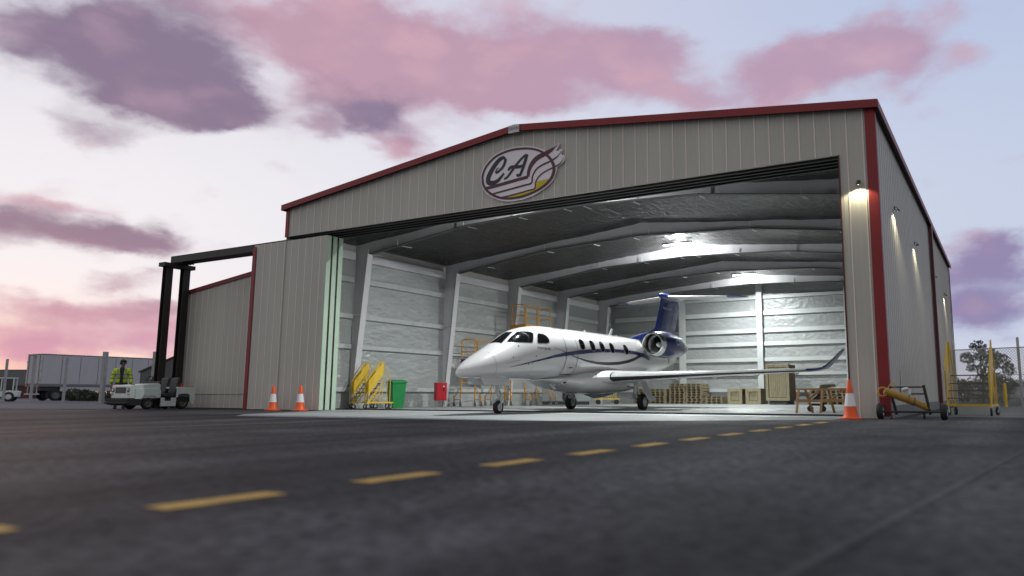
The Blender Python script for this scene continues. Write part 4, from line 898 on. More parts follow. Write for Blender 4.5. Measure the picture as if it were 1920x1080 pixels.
def car(lb, loc, rz, paint):
    t = thing('parked_car', lb, 'car', loc, rz, 'cars parked behind the fence')
    prof = [(-2.15, .32), (-2.2, .62), (-2.05, .86), (-1.55, .95), (-.95, 1.38), (-.35, 1.47), (.55, 1.45), (1.15, 1.18), (1.5, .98), (2.0, .9), (2.17, .68), (2.15, .32)]
    rg = []
    for x, s in ((-.86, .0), (-.80, 1.), (.80, 1.), (.86, .0)):
        rg.append([(x * (1 if z < .95 else .86), y * (.985 + .015 * s), .32 + (z - .32) * (.96 + .04 * s)) for y, z in prof])
    mb = MB(); mb.loft(rg); mb.build('body', paint, t, bevel=.05, seg=3)
    mb = MB(); mb.sheet([(-.66, 1.22, 1.17), (.66, 1.22, 1.17), (.70, 1.52, .99), (-.70, 1.52, .99)]); mb.add([(-.63, -1.0, 1.39), (.63, -1.0, 1.39), (.7, -1.5, 1.02), (-.7, -1.5, 1.02)], [(0, 1, 2, 3)])
    for s in (-1, 1): mb.sheet([(s * .79, -1.25, 1.02), (s * .72, -.85, 1.36), (s * .72, .5, 1.38), (s * .79, 1.2, 1.02)])
    mb.build('window_glass', M['glass'], t)
    for y in (-1.35, 1.35):
        for s in (-1, 1): wheel(t, (s * .74, y, .32), .32, .2)
    for s in (-1, 1):
        mb = MB(); mb.box((s * .6, -2.13, .70), (.36, .1, .14)); mb.build('headlight', M['headlamp'], t, bevel=.02)
        mb = MB(); mb.box((s * .62, 2.13, .72), (.3, .08, .14)); mb.build('tail_light', M['tail_lens'], t, bevel=.02)
    mb = MB(); mb.box((0, -2.19, .48), (1.0, .06, .14)); mb.build('grille', M['black'], t)
car('white car parked behind the fence, seen between the yellow stair panels', (.35, 44, 0), radians(4), M['car']); car('silver white car parked behind the fence right of the bollard', (3.35, 37.0, 0), radians(30), M['car']); car('maroon car parked behind the fence at the right edge', (5.25, 36.5, 0), radians(20), M['car_red'])

# ------------------------------------------------------------------ cones
def cone(lb, loc, rz):
    t = thing('traffic_cone', lb, 'traffic cone', loc, rz, 'orange traffic cones')
    mb = MB(); mb.prism([(-.22, -.14, .0), (-.14, -.22, .0), (.14, -.22, .0), (.22, -.14, .0), (.22, .14, .0), (.14, .22, .0), (-.14, .22, .0), (-.22, .14, .0)], (0, 0, .035)); mb.build('base', M['cone'], t, bevel=.008)
    def r(z): return .150 - (.150 - .034) * (z - .03) / .78
    mb = MB(); mb.lathe([(r(.034) + .02, .034), (r(.05), .06), (r(.27), .27), (r(.53), .53), (r(.79), .80), (.024, .815), (.02, .80)], n=28, caps=False); mb.build('cone_body', M['cone'], t, smooth=50)
    mb = MB(); mb.lathe([(r(.268) + .002, .268), (r(.53) + .002, .532)], n=28, caps=False); mb.build('reflective_band', M['cone_band'], t, smooth=50)
cone('orange and white traffic cone left of its twin before the sliding door', (-18.8, -.42, 0), .1); cone('orange and white traffic cone before the sliding door nearest its green edge', (-17.56, -.38, 0), .3); cone('largest orange and white traffic cone beside the right hand pier of the door', (-.67, -.62, 0), .2)

# ------------------------------------------------------------------ rolling stairs
def rolling_stair(lb, loc, rz, w, sc=1.0):
    t = thing('rolling_stair', lb, 'mobile stairs', loc, rz, 'yellow rolling stairs'); t.scale = (sc * .94, sc, sc) if sc < 1 else (1, 1, 1)
    r = .016
    mb = MB()
    for y in (0, w): mb.span((0, y - .02, .225), (1.06, y + .02, .275))
    for x in (.02, 1.04): mb.span((x - .02, .021, .228), (x + .02, w - .021, .272))
    mb.build('base_frame', M['yellow'], t)
    for y, o in ((0, -.02), (w, .02)):
        mb = MB(); mb.tube([(.04, y, .27), (.04, y, 1.1)], r, 8); mb.tube([(.6, y, .27), (.6, y, 1.83)], r, 8); mb.tube([(.6, y, 1.82), (.91, y, 1.2), (.91, y, .27)], r, 8)
        mb.build('rail_frame', M['yellow'], t, smooth=40)
        mb = MB(); mb.tube([(.03, y + o, 1.16), (.5, y + o, 1.82), (.6, y + o, 1.83)], r * .8, 8); mb.build('handrail', M['yellow'], t, smooth=40)
        mb = MB(); mb.prism([(.045, y + o - .006, .53), (.6, y + o - .006, 1.30), (.6, y + o - .006, 1.80), (.045, y + o - .006, 1.08)], (0, .012, 0)); mb.build('side_panel', M['yellow'], t)
        mb = MB(); mb.bar((.06, y, .27), (.6, y, 1.02), .02, .04); mb.bar((.22, y, .27), (.62, y, .82), .02, .03); mb.build('stringer', M['yellow'], t)
    for x, z in ((.14, .42), (.27, .60), (.40, .78), (.55, .98)):
        mb = MB(); mb.span((x - .07, .012, z - .012), (x + .10, w - .012, z + .012)); mb.build('tread', M['tread'], t)
    for x in (.06, .95):
        for y in (.0, w):
            c = bpy.data.objects.new('castor', None); COL.objects.link(c); c.parent = t; c.location = (x, y, 0); c.rotation_euler = (0, 0, random.uniform(-.6, .6))
            mb = MB(); mb.lathe([(.055, -.022), (.085, -.024), (.098, -.014), (.098, .014), (.085, .024), (.055, .022)], (0, 0, .099), (0, 1, 0), 20, caps=False); mb.build('tyre', M['tyre'], c, smooth=40)
            mb = MB(); mb.lathe([(.01, -.026), (.056, -.02), (.056, .02), (.01, .026)], (0, 0, .099), (0, 1, 0), 16); mb.span((-.02, -.034, .10), (.02, -.028, .222)); mb.span((-.02, .028, .10), (.02, .034, .222)); mb.span((-.035, -.036, .205), (.035, .036, .224)); mb.build('fork', M['chrome'], c)
rolling_stair('yellow rolling stairs by the left wall, the set farther from the green bin', (-18.38, 2.56, 0), radians(59), .45, .92)
rolling_stair('yellow rolling stairs by the left wall, the set nearest the green bin', (-17.46, 2.36, 0), radians(59), .45, .92)
rolling_stair('yellow rolling stairs standing outside along the hangar side wall', (1.84, 3.2, 0), radians(82), .95)

# ------------------------------------------------------------------ bin, cabinet, locker
b = thing('wheelie_bin', 'bright green wheeled rubbish bin between the yellow stairs and the wall', 'bin', (-17.62, 3.95, 0), radians(62))
def bodyring(z, sx, sy, c=.03): return [(-sx + c, -sy, z), (sx - c, -sy, z), (sx, -sy + c, z), (sx, sy - c, z), (sx - c, sy, z), (-sx + c, sy, z), (-sx, sy - c, z), (-sx, -sy + c, z)]
mb = MB(); mb.loft([bodyring(.02, .21, .24), bodyring(.3, .235, .275), bodyring(.93, .275, .335)]); mb.build('bin_body', M['bin'], b, bevel=.008)
mb = MB(); mb.loft([bodyring(.932, .305, .365), bodyring(.975, .305, .365)]); mb.build('rim', M['bin'], b, bevel=.008)
mb = MB(); mb.loft([bodyring(.977, .295, .355), bodyring(1.02, .27, .32), bodyring(1.05, .16, .2)]); mb.tube([(-.2, .36, .99), (-.2, .42, 1.0), (.2, .42, 1.0), (.2, .36, .99)], .015, 8); mb.build('lid', M['bin'], b, bevel=.006)
for s in (-1, 1): mb = MB(); mb.lathe([(.05, -.025), (.095, -.025), (.10, -.015), (.10, .015), (.095, .025), (.05, .025)], (s * .265, .27, .10), (1, 0, 0), 20); mb.build('wheel', M['tyre'], b, smooth=40)
c = thing('red_cabinet', 'red metal fire cabinet on thin legs beside the second wall column', 'cabinet', (-18.25, 7.15, 0), radians(66))
mb = MB(); mb.span((-.23, -.13, .27), (.23, .13, 1.0)); mb.build('cabinet_body', M['cab_red'], c, bevel=.012)
mb = MB(); mb.span((-.2, -.142, .31), (.2, -.131, .96)); d_ = mb.build('door', M['cab_red'], c, bevel=.004)
mb = MB(); mb.span((.06, -.158, .66), (.10, -.143, .80)); mb.build('handle', M['black'], d_); mb = MB(); mb.span((.055, -.148, .82), (.105, -.1425, .87)); mb.build('notice', M['cone_band'], d_)
for x in (-.19, .19):
    mb = MB(); mb.tube([(x, 0, 0), (x, 0, .268)], .014, 8); mb.build('leg', M['steel'], c)
c = thing('tool_locker', 'long pale grey steel locker on a dark plinth behind the scaffolds', 'locker', (-17.3, 15.6, 0), radians(29))
mb = MB(); mb.span((-1.2, -.35, .17), (1.2, .35, 1.08)); mb.build('locker_body', M['grey_box'], c, bevel=.015)
mb = MB(); mb.span((-1.17, -.32, 0), (1.17, .32, .168)); mb.build('plinth', M['dark'], c)
for k in range(4):
    mb = MB(); mb.span((-1.17 + .59 * k, -.362, .2), (-.62 + .59 * k, -.351, 1.05)); d_ = mb.build('door', M['grey_box'], c, bevel=.003)
    mb = MB(); mb.span((-.72 + .59 * k, -.385, .85), (-.69 + .59 * k, -.363, .99)); mb.build('handle', M['black'], d_)

# ------------------------------------------------------------------ scaffolds
def scaffold(lb, loc, zp, lift):
    t = thing('scaffold_tower', lb, 'scaffold', loc, 0, 'orange scaffold towers'); w, l = .78, 2.2; r = .028; o = M['orange']
    for x in (0, w):
        for y in (0, l):
            mb = MB(); mb.tube([(x, y, .22), (x, y, zp)], r, 8); mb.build('post', o, t, smooth=40)
            sx = -1 if x == 0 else 1
            og = bpy.data.objects.new('outrigger', None); COL.objects.link(og); og.parent = t
            mb = MB(); mb.tube([(x + sx * .03, y, .80), (x + sx * .33, y, .40)], .018, 8); mb.tube([(x + sx * .03, y, .30), (x + sx * .33, y, .30)], .016, 8); mb.tube([(x + sx * .34, y, .21), (x + sx * .34, y, .45)], .026, 8); mb.build('brace', o, og, smooth=40)
            for xx in (x, x + sx * .34):
                mb = MB(); mb.lathe([(.04, -.018), (.075, -.02), (.082, 0), (.075, .02), (.04, .018)], (xx + .02, y, .084), (0, 1, 0), 16); mb.span((xx - .02, y - .03, .08), (xx + .03, y - .022, .2)); mb.span((xx - .02, y + .022, .08), (xx + .03, y + .03, .2)); mb.span((xx - .025, y - .03, .195), (xx + .03, y + .03, .22)); mb.build('castor', M['steel'], og)
    for y in (0, l):
        for z in [zp * k / lift for k in range(1, lift)]: mb = MB(); mb.tube([(0, y, z), (w, y, z)], .018, 8); mb.build('rung', o, t)
    for x in (0, w):
        mb = MB()
        if lift > 2: mb.tube([(x, 0, 1.0), (x, l, zp - .6)], .014, 6)
        mb.span((x - .025, .03, zp - .10), (x + .025, l - .03, zp - .02)); mb.build('side_beam', o, t)
    mb = MB(); mb.span((-.03, -.03, zp - .018), (w + .03, l + .03, zp + .03)); mb.build('platform', o, t)
    mb = MB(); mb.span((-.045, -.03, zp + .031), (-.03, l + .03, zp + .14)); mb.span((w + .03, -.03, zp + .031), (w + .045, l + .03, zp + .14)); mb.span((-.03, -.045, zp + .031), (w + .03, -.031, zp + .14)); mb.build('toe_board', o, t)
    def hoop(a, b):
        a, b = Vector(a), Vector(b); d = (b - a).normalized(); z1 = 1.08; u = Vector((0, 0, 1)); m_ = MB()
        P = [a, a + u * (z1 - .12)] + [a + u * (z1 - .12 + .12 * sin(k * pi / 8)) + d * (.12 - .12 * cos(k * pi / 8)) for k in (1, 2, 3)] + [a + u * z1 + d * .12, b + u * z1 - d * .12] + [b + u * (z1 - .12 + .12 * cos(k * pi / 8)) - d * (.12 - .12 * sin(k * pi / 8)) for k in (1, 2, 3)] + [b + u * (z1 - .12), b]
        m_.tube(P, .02, 8); m_.tube([a + u * .55, b + u * .55], .016, 8); m_.build('guard_rail', o, t, smooth=40)
    hoop((.03, -.02, zp), (w - .03, -.02, zp)); hoop((.03, l + .02, zp), (w - .03, l + .02, zp))
    for x in (0, w): hoop((x, .05, zp), (x, l / 2 - .03, zp)); hoop((x, l / 2 + .03, zp), (x, l - .05, zp))
scaffold('low orange scaffold tower on castors behind the jet nose', (-18.5, 8.75, 0), 1.80, 3)
scaffold('tall orange scaffold tower on castors behind the jet cockpit', (-18.06, 11.85, 0), 3.62, 6)

# ------------------------------------------------------------------ yellow trolley
t = thing('yellow_trolley', 'low yellow trolley with small black wheels under the jet belly near the back', 'trolley', (-16.2, 18.0, 0), radians(30))
mb = MB(); mb.span((-.65, -.3, .26), (.65, .3, .31)); mb.build('deck', M['yellow'], t)
mb = MB()
for x in (.0, .12, .24, .42): mb.bar((x, -.28, .31), (x + (.10 if x < .4 else 0), -.28, .62), .03, .03)
mb.build('rack', M['yellow'], t)
mb = MB(); mb.bar((.1, -.28, .62), (.9, .1, 1.02), .08, .05); mb.build('tow_arm', M['yellow'], t)
for x in (-.5, .45):
    for y in (-.27, .27): mb = MB(); mb.lathe([(.03, -.04), (.12, -.04), (.13, 0), (.12, .04), (.03, .04)], (x, y, .13), (0, 1, 0), 18); mb.build('wheel', M['tyre'], t, smooth=40)

# ------------------------------------------------------------------ pallets and crates
def pallet_mesh(nm='pallet'):
    mb = MB(); w, d = .96, 1.15
    for k in range(7): y = -d / 2 + .05 + (d - .1) * k / 6; mb.box((0, y, .128), (w, .105, .02))
    for k in range(4): mb.box((-w / 2 + .055 + (w - .11) * k / 3, 0, .069), (.11 if k in (0, 3) else .085, d - .006, .094))
    for y in (-d / 2 + .055, 0, d / 2 - .055): mb.box((0, y, .011), (w - .01, .1, .02))
    return mb.build(nm, M['wood'])
base = pallet_mesh(); first = True
def stack(x, y, n, lb, grp):
    global first
    for k in range(n):
        o = base if first else base.copy()
        if not first: COL.objects.link(o)
        first = False
        o.location = (x + random.uniform(-.02, .02), y + random.uniform(-.03, .03), .009 + k * .1395); o.rotation_euler = (0, 0, random.uniform(-.03, .03)); tag(o, lb, 'pallet', grp)
stack(-14.02, 22.75, 8, 'weathered pallet in the left pile of the tallest pair of pallet piles', 'pallets in the left tall pile')
stack(-13.03, 22.75, 8, 'weathered pallet in the right pile of the tallest pair of pallet piles', 'pallets in the right tall pile')
stack(-15.15, 22.6, 6, 'weathered pallet in the pile just left of the tallest pair', 'pallets in the pile left of the tall pair')
stack(-16.2, 22.7, 6, 'weathered pallet in the pile behind the right main wheel of the jet', 'pallets in the pile behind the main wheel')
stack(-11.85, 22.7, 3, 'weathered pallet in the lowest pile, between the tall piles and the small crates', 'pallets in the lowest pile')
stack(-6.2, 22.7, 6, 'weathered pallet in the left pile behind the wooden trestle', 'pallets in the left pile behind the trestle')
stack(-5.2, 22.7, 6, 'weathered pallet in the right pile behind the wooden trestle', 'pallets in the right pile behind the trestle')
def crate(lb, x0, x1, y0, dep, z0, h, rail):
    t = thing('wooden_crate', lb, 'crate', ((x0 + x1) / 2, y0, z0), 0, 'wooden crates at the back wall'); w = x1 - x0
    mb = MB(); n = max(3, int((w - 2 * rail) / .11))
    mb.span((-w / 2 + .03, .029, .03), (w / 2 - .03, dep - .03, h - .03)); mb.build('crate_box', M['crate_dark'], t)
    mb = MB()
    for k in range(n):
        ri = rail + .028; a = -w / 2 + ri + (w - 2 * ri) * k / n; mb.span((a + .006, .016, ri), (a + (w - 2 * ri) / n - .006, .03, h - ri))
    mb.build('panel_boards', M['crate'], t)
    for nm, a, b_ in (('rail', (-w / 2, -.03, 0), (w / 2, .032, rail)), ('rail', (-w / 2, -.03, h - rail), (w / 2, .032, h)), ('stile', (-w / 2, -.027, rail + .001), (-w / 2 + rail, .032, h - rail - .001)), ('stile', (w / 2 - rail, -.027, rail + .001), (w / 2, .032, h - rail - .001))):
        mb = MB(); mb.span(a, b_); mb.build(nm, M['crate'], t, bevel=.004)
    mb = MB(); mb.span((-w / 2, .033, h - .035), (w / 2, dep, h)); mb.build('lid', M['crate'], t, bevel=.004)
    for s in (-1, 1):
        mb = MB(); a, b_ = sorted((s * w / 2, s * (w / 2 - .028))); mb.span((a, .033, 0), (b_, dep, h - .036)); sd_ = mb.build('side_wall', pbr('crate_side_shade', (.16, .115, .07), .75, 0, .25, 4), t) if 'crate_side_shade' not in bpy.data.materials else mb.build('side_wall', bpy.data.materials['crate_side_shade'], t)  # crate sides and battens browner than the front: shading baked into the colour
        for q in (.1, h - .14): a, b_ = sorted((s * w / 2 + s * .001, s * (w / 2 + .02))); MB().span((a, .04, q), (b_, dep - .01, q + .09)).build('batten', bpy.data.materials['crate_side_shade'], t)
crate('small square wooden crate on the hangar floor, the left of the small pair', -11.02, -10.22, 22.0, 1.0, .009, .83, .17)
crate('small square wooden crate on the floor, nearer the tall crate', -10.02, -9.2, 22.0, 1.25, .009, .83, .17)
sk = tag(MB().span((-8.5, 21.1, .009), (-7.6, 22.6, .205)).build('dark_skid', M['shed'], bevel=.01), 'dark grey skid under the tall wooden crate', 'skid')
crate('tall upright wooden crate raised on a dark grey skid behind the wing tip', -8.62, -7.42, 20.95, 1.3, .207, 1.83, .14)

# ------------------------------------------------------------------ trestle and black case
t = thing('wooden_trestle', 'brown wooden trestle with splayed legs and diagonal braces near the right pier', 'trestle', (-2.92, 4.0, 0), radians(12.3))
mb = MB(); mb.box((.74, .12, .655), (1.5, .09, .045)); mb.build('top_beam', M['trestle'], t, bevel=.004)
mb = MB(); mb.box((.70, .0, .335), (1.42, .03, .07)); mb.box((.72, .26, .345), (1.3, .03, .06)); mb.build('cross_rail', M['trestle'], t, bevel=.003)
for x0, x1, y0, y1 in ((.0, .075, -.10, .10), (.43, .25, .38, .15), (.63, .70, -.10, .10), (1.0, .86, .38, .15), (1.26, 1.33, -.10, .10), (1.5, 1.42, .38, .15)):
    mb = MB(); mb.bar((x0, y0, 0), (x1, y1, .632), .05, .065, up=(1, 0, 0)); mb.build('leg', M['trestle'], t, bevel=.003)
for x0, z0, x1, z1 in ((.32, .37, .62, .62), (.93, .37, 1.22, .63), (1.26, .63, 1.48, .46)):
    mb = MB(); mb.bar((x0, .03, z0), (x1, .08, z1), .03, .055); mb.build('brace', M['trestle'], t)
t = thing('equipment_case', 'black equipment case with an olive cover behind the wooden trestle', 'case', (-3.0, 5.9, 0), radians(15))
mb = MB(); mb.prism([(-.02, -.2, .18), (.42, -.2, .18), (.42, -.2, .36), (.30, -.2, .50), (.22, -.2, .50), (-.02, -.2, .30)], (0, .4, 0)); mb.build('case_body', M['black'], t, bevel=.012)
mb = MB(); mb.prism([(.20, -.22, .52), (.34, -.22, .80), (.72, -.22, .82), (.78, -.22, .74), (.5, -.22, .70), (.34, -.22, .52)], (0, .44, 0)); mb.build('cover', M['olive'], t, bevel=.015)
mb = MB(); mb.span((.03, -.215, .25), (.30, -.203, .30)); mb.build('label_strip', M['cone_band'], t)
for x in (.02, .38):
    for y in (-.15, .15): mb = MB(); mb.lathe([(.02, -.03), (.085, -.03), (.09, 0), (.085, .03), (.02, .03)], (x, y, .091), (0, 1, 0), 16); mb.build('wheel', M['tyre'], t)
mb = MB(); mb.tube([(.40, -.15, .4), (.46, -.15, .72), (.46, .15, .72), (.40, .15, .4)], .012, 8); mb.build('handle', M['steel'], t)

# ------------------------------------------------------------------ wheeled tow bar outside
t = thing('tow_bar', 'wheeled aircraft tow bar with a thick yellow tube in front of the red corner trim', 'tow bar', (.45, -.22, 0))
for x in (-.59, .62):
    wheel(t, (x, 0, .165), .165, .13)
mb = MB(); mb.tube([(-.6, 0, .155), (.62, 0, .155)], .022, 10); mb.build('axle', M['dark'], t, smooth=40)
mb = MB(); mb.tube([(-.46, -.20, .58), (-.36, -.16, .54), (.0, -.02, .39), (.05, 0, .37)], [.075, .082, .08, .08], 18); mb.tube([(.05, 0, .37), (.34, .10, .22)], .066, 16); mb.build('main_tube', M['tube_yellow'], t, smooth=40)
mb = MB(); mb.tube([(-.05, -.035, .415), (-.03, -.03, .407)], .086, 18); mb.tube([(.06, .005, .365), (.075, .01, .36)], .088, 18); mb.build('clamp_band', M['tread'], t)
mb = MB(); mb.tube([(-.50 + .085 * cos(a), -.215 + .03 * sin(a), .56 + .09 * sin(a)) for a in [2 * pi * k / 18 for k in range(18)]], .022, 8, closed=True); mb.build('hitch_ring', M['worn_yellow'], t, smooth=40)
for x0, x1 in ((-.40, -.28), (.27, .36)): mb = MB(); mb.bar((x0, -.03, .70), (x1, .07, .10), .035, .05); mb.build('support_leg', M['dark'], t, bevel=.004)
for z, x0, x1 in ((.66, -.36, .30), (.52, -.02, .30)): mb = MB(); mb.tube([(x0, 0, z), (x1, .0, z)], .016, 8); mb.build('cross_rod', M['dark'], t)
mb = MB(); mb.tube([(-.18, 0, .52), (-.18, 0, .66)], .012, 6); mb.tube([(-.175, 0, .66), (-.165, 0, 1.0)], .006, 6); mb.build('release_lever', M['dark'], t)
mb = MB(); mb.tube([(-.14, 0, .60), (-.03, .01, .63)], [.045, .04], 12); mb.box((.0, .0, .57), (.05, .06, .12)); mb.build('hand_pump', M['alu'], t, smooth=40)
mb = MB(); mb.tube([(-.42, -.05, .62), (-.36, -.05, .72), (-.30, -.05, .76), (-.27, -.05, .70), (-.29, -.05, .62)], .010, 6); mb.build('hose', M['orange'], t, smooth=40)
mb = MB()
for k in range(4): mb.tube([(.10 + .06 * k, .02, .37 - .03 * k), (.13 + .06 * k, .02, .41 - .03 * k)], .008, 6)
mb.build('valve', M['yellow'], t)
mb = MB(); mb.lathe([(.02, -.02), (.06, -.02), (.065, 0), (.06, .02), (.02, .02)], (.20, .55, .066), (1, 0, 0), 16); mb.bar((.34, .10, .20), (.20, .55, .13), .03, .03); mb.build('jockey_wheel', M['tyre'], t)

# ------------------------------------------------------------------ baggage tug
def tug_vehicle(lb, loc, rz):
    """forward is -y"""
    t = thing('baggage_tug', lb, 'tractor', loc, rz); P = M['tug']; w = .60
    mb = MB(); mb.prism([(-w + .04, -1.07, .38), (-w + .04, -1.07, .80), (-w + .04, -1.03, .835), (-w + .04, -.08, .90), (-w + .04, -.02, .86), (-w + .04, -.02, .38)], (2 * w - .08, 0, 0)); mb.build('hood', P, t, bevel=.025, seg=3)
    for s in (-1, 1):
        a, b_ = sorted((s * (w - .038), s * w)); pr = [(-.90, .36), (-.90, .70), (-.10, .72), (-.02, .66), (-.02, .40), (-.16, .40), (-.19, .44), (-.24, .47), (-.60, .47), (-.66, .44), (-.70, .36)]
        mb = MB(); mb.prism([(a, y, z) for y, z in pr], (b_ - a, 0, 0)); mb.build('front_fender', P, t, bevel=.008)
        pr = [(.0, .10), (.0, .40), (.13, .40), (.13, .29), (.36, .29), (.36, .40), (.55, .40), (.55, .10)]
        mb = MB(); mb.prism([(a, y, z) for y, z in pr], (b_ - a, 0, 0)); mb.build('step_panel', P, t, bevel=.006)
        pr = [(.55, .41), (.57, .78), (1.24, .78), (1.26, .40), (1.20, .12), (1.08, .24), (1.06, .46), (1.0, .54), (.70, .54), (.62, .50), (.60, .41)]
        mb = MB(); mb.prism([(a, y, z) for y, z in pr], (b_ - a, 0, 0)); mb.build('rear_fender', P, t, bevel=.008)
        mb = MB(); mb.span((s * (w - .045) if s > 0 else -w + .005, .135, .292), (s * (w - .005) if s > 0 else -w + .045, .355, .40)); mb.build('step', M['rubber'], t)
        for y, r in ((-.43, .205), (.83, .225)): wheel(t, (s * (w - .10), y, r), r, .15, rim=M['steel_dark'])
        mb = MB(); mb.lathe([(.075, -.03), (.08, 0), (.07, .012)], (s * .45, -1.075, .66), (0, -1, 0), 18); hl = mb.build('headlight_ring', M['black'], t, smooth=40)
        mb = MB(); mb.lathe([(.06, 0), (.05, .016), (.0, .02)], (s * .45, -1.075, .66), (0, -1, 0), 18); mb.build('lens', M['headlamp'], hl, smooth=40)
        mb = MB(); mb.span((s * .5 - .05, -1.01, .842), (s * .5 + .03, -.90, .872)); mb.span((s * .5 - .05, -1.085, .50), (s * .5 + .05, -1.071, .54)); mb.build('indicator', M['amber'], t)
    mb = MB(); mb.span((-.30, -1.082, .56), (.30, -1.069, .76)); mb.build('grille', M['black'], t)
    mb = MB(); mb.span((-.62, -1.18, .16), (.62, -1.08, .37)); mb.span((-.64, -1.25, .19), (.64, -1.181, .25)); mb.span((-.58, -1.07, .14), (.58, -.66, .36)); mb.build('bumper', M['rubber'], t, bevel=.02)
    mb = MB(); mb.span((-w + .04, 0, .11), (w - .04, .56, .30)); mb.span((-w + .04, .56, .25), (w - .04, 1.2, .44)); mb.build('chassis', M['dark'], t)
    mb = MB(); mb.span((-w + .038, .57, .72), (w - .038, 1.24, .785)); mb.span((-w + .045, 1.18, .3), (w - .045, 1.25, .719)); mb.build('rear_deck', P, t, bevel=.01)
    for x in (-.3, .3):
        st = bpy.data.objects.new('seat', None); COL.objects.link(st); st.parent = t; st.location = (x, .36, 0)
        mb = MB(); mb.span((-.22, -.20, .42), (.22, .24, .56)); mb.span((-.16, -.1, .30), (.16, .2, .419)); mb.build('cushion', M['seat'], st, bevel=.04, seg=3)
        mb = MB(); mb.prism([(-.21, .16, .56), (-.21, .30, .56), (-.21, .37, 1.08), (-.21, .33, 1.13), (-.21, .27, 1.10)], (.42, 0, 0)); mb.build('backrest', M['seat'], st, bevel=.045, seg=3)
    mb = MB(); mb.tube([(-.3, -.05, .86), (-.3, .03, 1.04)], .02, 8); mb.tube([(-.3 + .17 * cos(a), .05 + .05 * sin(a), 1.05 + .12 * sin(a)) for a in [2 * pi * k / 20 for k in range(20)]], .014, 8, closed=True); mb.build('steering_wheel', M['rubber'], t, smooth=40)
    mb = MB(); mb.span((-.5, -.06, .86), (.5, .04, .97)); mb.build('dashboard', M['seat'], t, bevel=.03)
    mb = MB(); mb.lathe([(.05, 0), (.05, .10), (.03, .13), (0, .135)], (.45, .80, .786), n=14); mb.build('beacon', M['tail_lens'], t, smooth=40)
    mb = MB(); mb.span((.38, .95, .786), (.57, 1.22, .81)); mb.build('rear_plate', M['orange'], t)
    return t
tug_vehicle('low white baggage tug with two black seats and a dark front bumper', (-24.62, -.95, 0), 0)
# small tractor with a cab at the left edge
t = thing('cab_tractor', 'small white tractor with a glazed cab at the far left edge', 'tractor', (-64.2, 11.3, 0), radians(55))
mb = MB(); mb.prism([(-1.5, -.55, .35), (1.0, -.55, .35), (1.05, -.55, .78), (.3, -.55, .82), (.2, -.55, .75), (-1.5, -.55, .8)], (0, 1.1, 0)); mb.build('tractor_body', M['tug'], t, bevel=.03)
mb = MB()
for x in (-.55, .0, .72):
    for y in (-.5, .5): mb.span((x - .035, y - .035, .79), (x + .035, y + .035, 1.72))
mb.span((-.65, -.58, 1.721), (.8, .58, 1.79)); mb.build('cab_frame', M['tug'], t, bevel=.01)
mb = MB(); mb.span((-.515, -.5, .9), (-.035, -.49, 1.69)); mb.span((.035, -.5, .9), (.685, -.49, 1.69)); mb.build('cab_glass', M['glass'], t)
for x in (-.95, .55):
    for s in (-1, 1): wheel(t, (0, 0, 0), .36, .2) if False else None
for x in (-.95, .5):
    for s in (-1, 1):
        e = bpy.data.objects.new('wheel', None); COL.objects.link(e); e.parent = t; e.location = (x, s * .5, .36)
        mb = MB(); mb.lathe([(.2, -.09), (.32, -.09), (.36, -.05), (.36, .05), (.32, .09), (.2, .09)], axis=(0, 1, 0), n=24, caps=False); mb.build('tyre', M['tyre'], e, smooth=40)
        mb = MB(); mb.lathe([(.02, -.07), (.21, -.06), (.21, .06), (.02, .07)], axis=(0, 1, 0), n=20); mb.build('rim', M['alu'], e, smooth=40)

# ------------------------------------------------------------------ person
def skin(name, verts, edges, rad, mat, parent, sub=2):
    me = bpy.data.meshes.new('sk'); me.from_pydata(verts, edges, []); o = bpy.data.objects.new('sk', me); COL.objects.link(o)
    s = o.modifiers.new('s', 'SKIN'); s.use_smooth_shade = True
    for v, r in zip(me.skin_vertices[0].data, rad): v.radius = r if isinstance(r, tuple) else (r, r)
    me.skin_vertices[0].data[0].use_root = True
    m = o.modifiers.new('d', 'SUBSURF'); m.levels = sub; m.render_levels = sub
    dg = bpy.context.evaluated_depsgraph_get(); dg.update(); nm = bpy.data.meshes.new_from_object(o.evaluated_get(dg))
    bpy.data.objects.remove(o); nm.materials.clear(); nm.materials.append(mat)
    for p in nm.polygons: p.use_smooth = True; p.material_index = 0
    r = bpy.data.objects.new(name, nm); COL.objects.link(r); r.parent = parent; return r
pe = thing('person', 'person in a yellow hi vis jacket and dark cap standing behind the white tug', 'person', (-26.15, -1.18, 0), radians(58))
V = [(0, .02, .95), (0, .01, 1.15), (0, .0, 1.36), (0, 0, 1.46), (0, -.015, 1.53), (.02, -.03, 1.62), (.02, -.03, 1.70)]; E_ = [(0, 1), (1, 2), (2, 3), (3, 4), (4, 5), (5, 6)]; Rr = [(.15, .10), (.14, .095), (.15, .10), .06, .052, (.075, .09), (.068, .082)]
def chain(start, pts, rs):
    p = start
    for q, r in zip(pts, rs): V.append(q); Rr.append(r); E_.append((p, len(V) - 1)); p = len(V) - 1
    return p
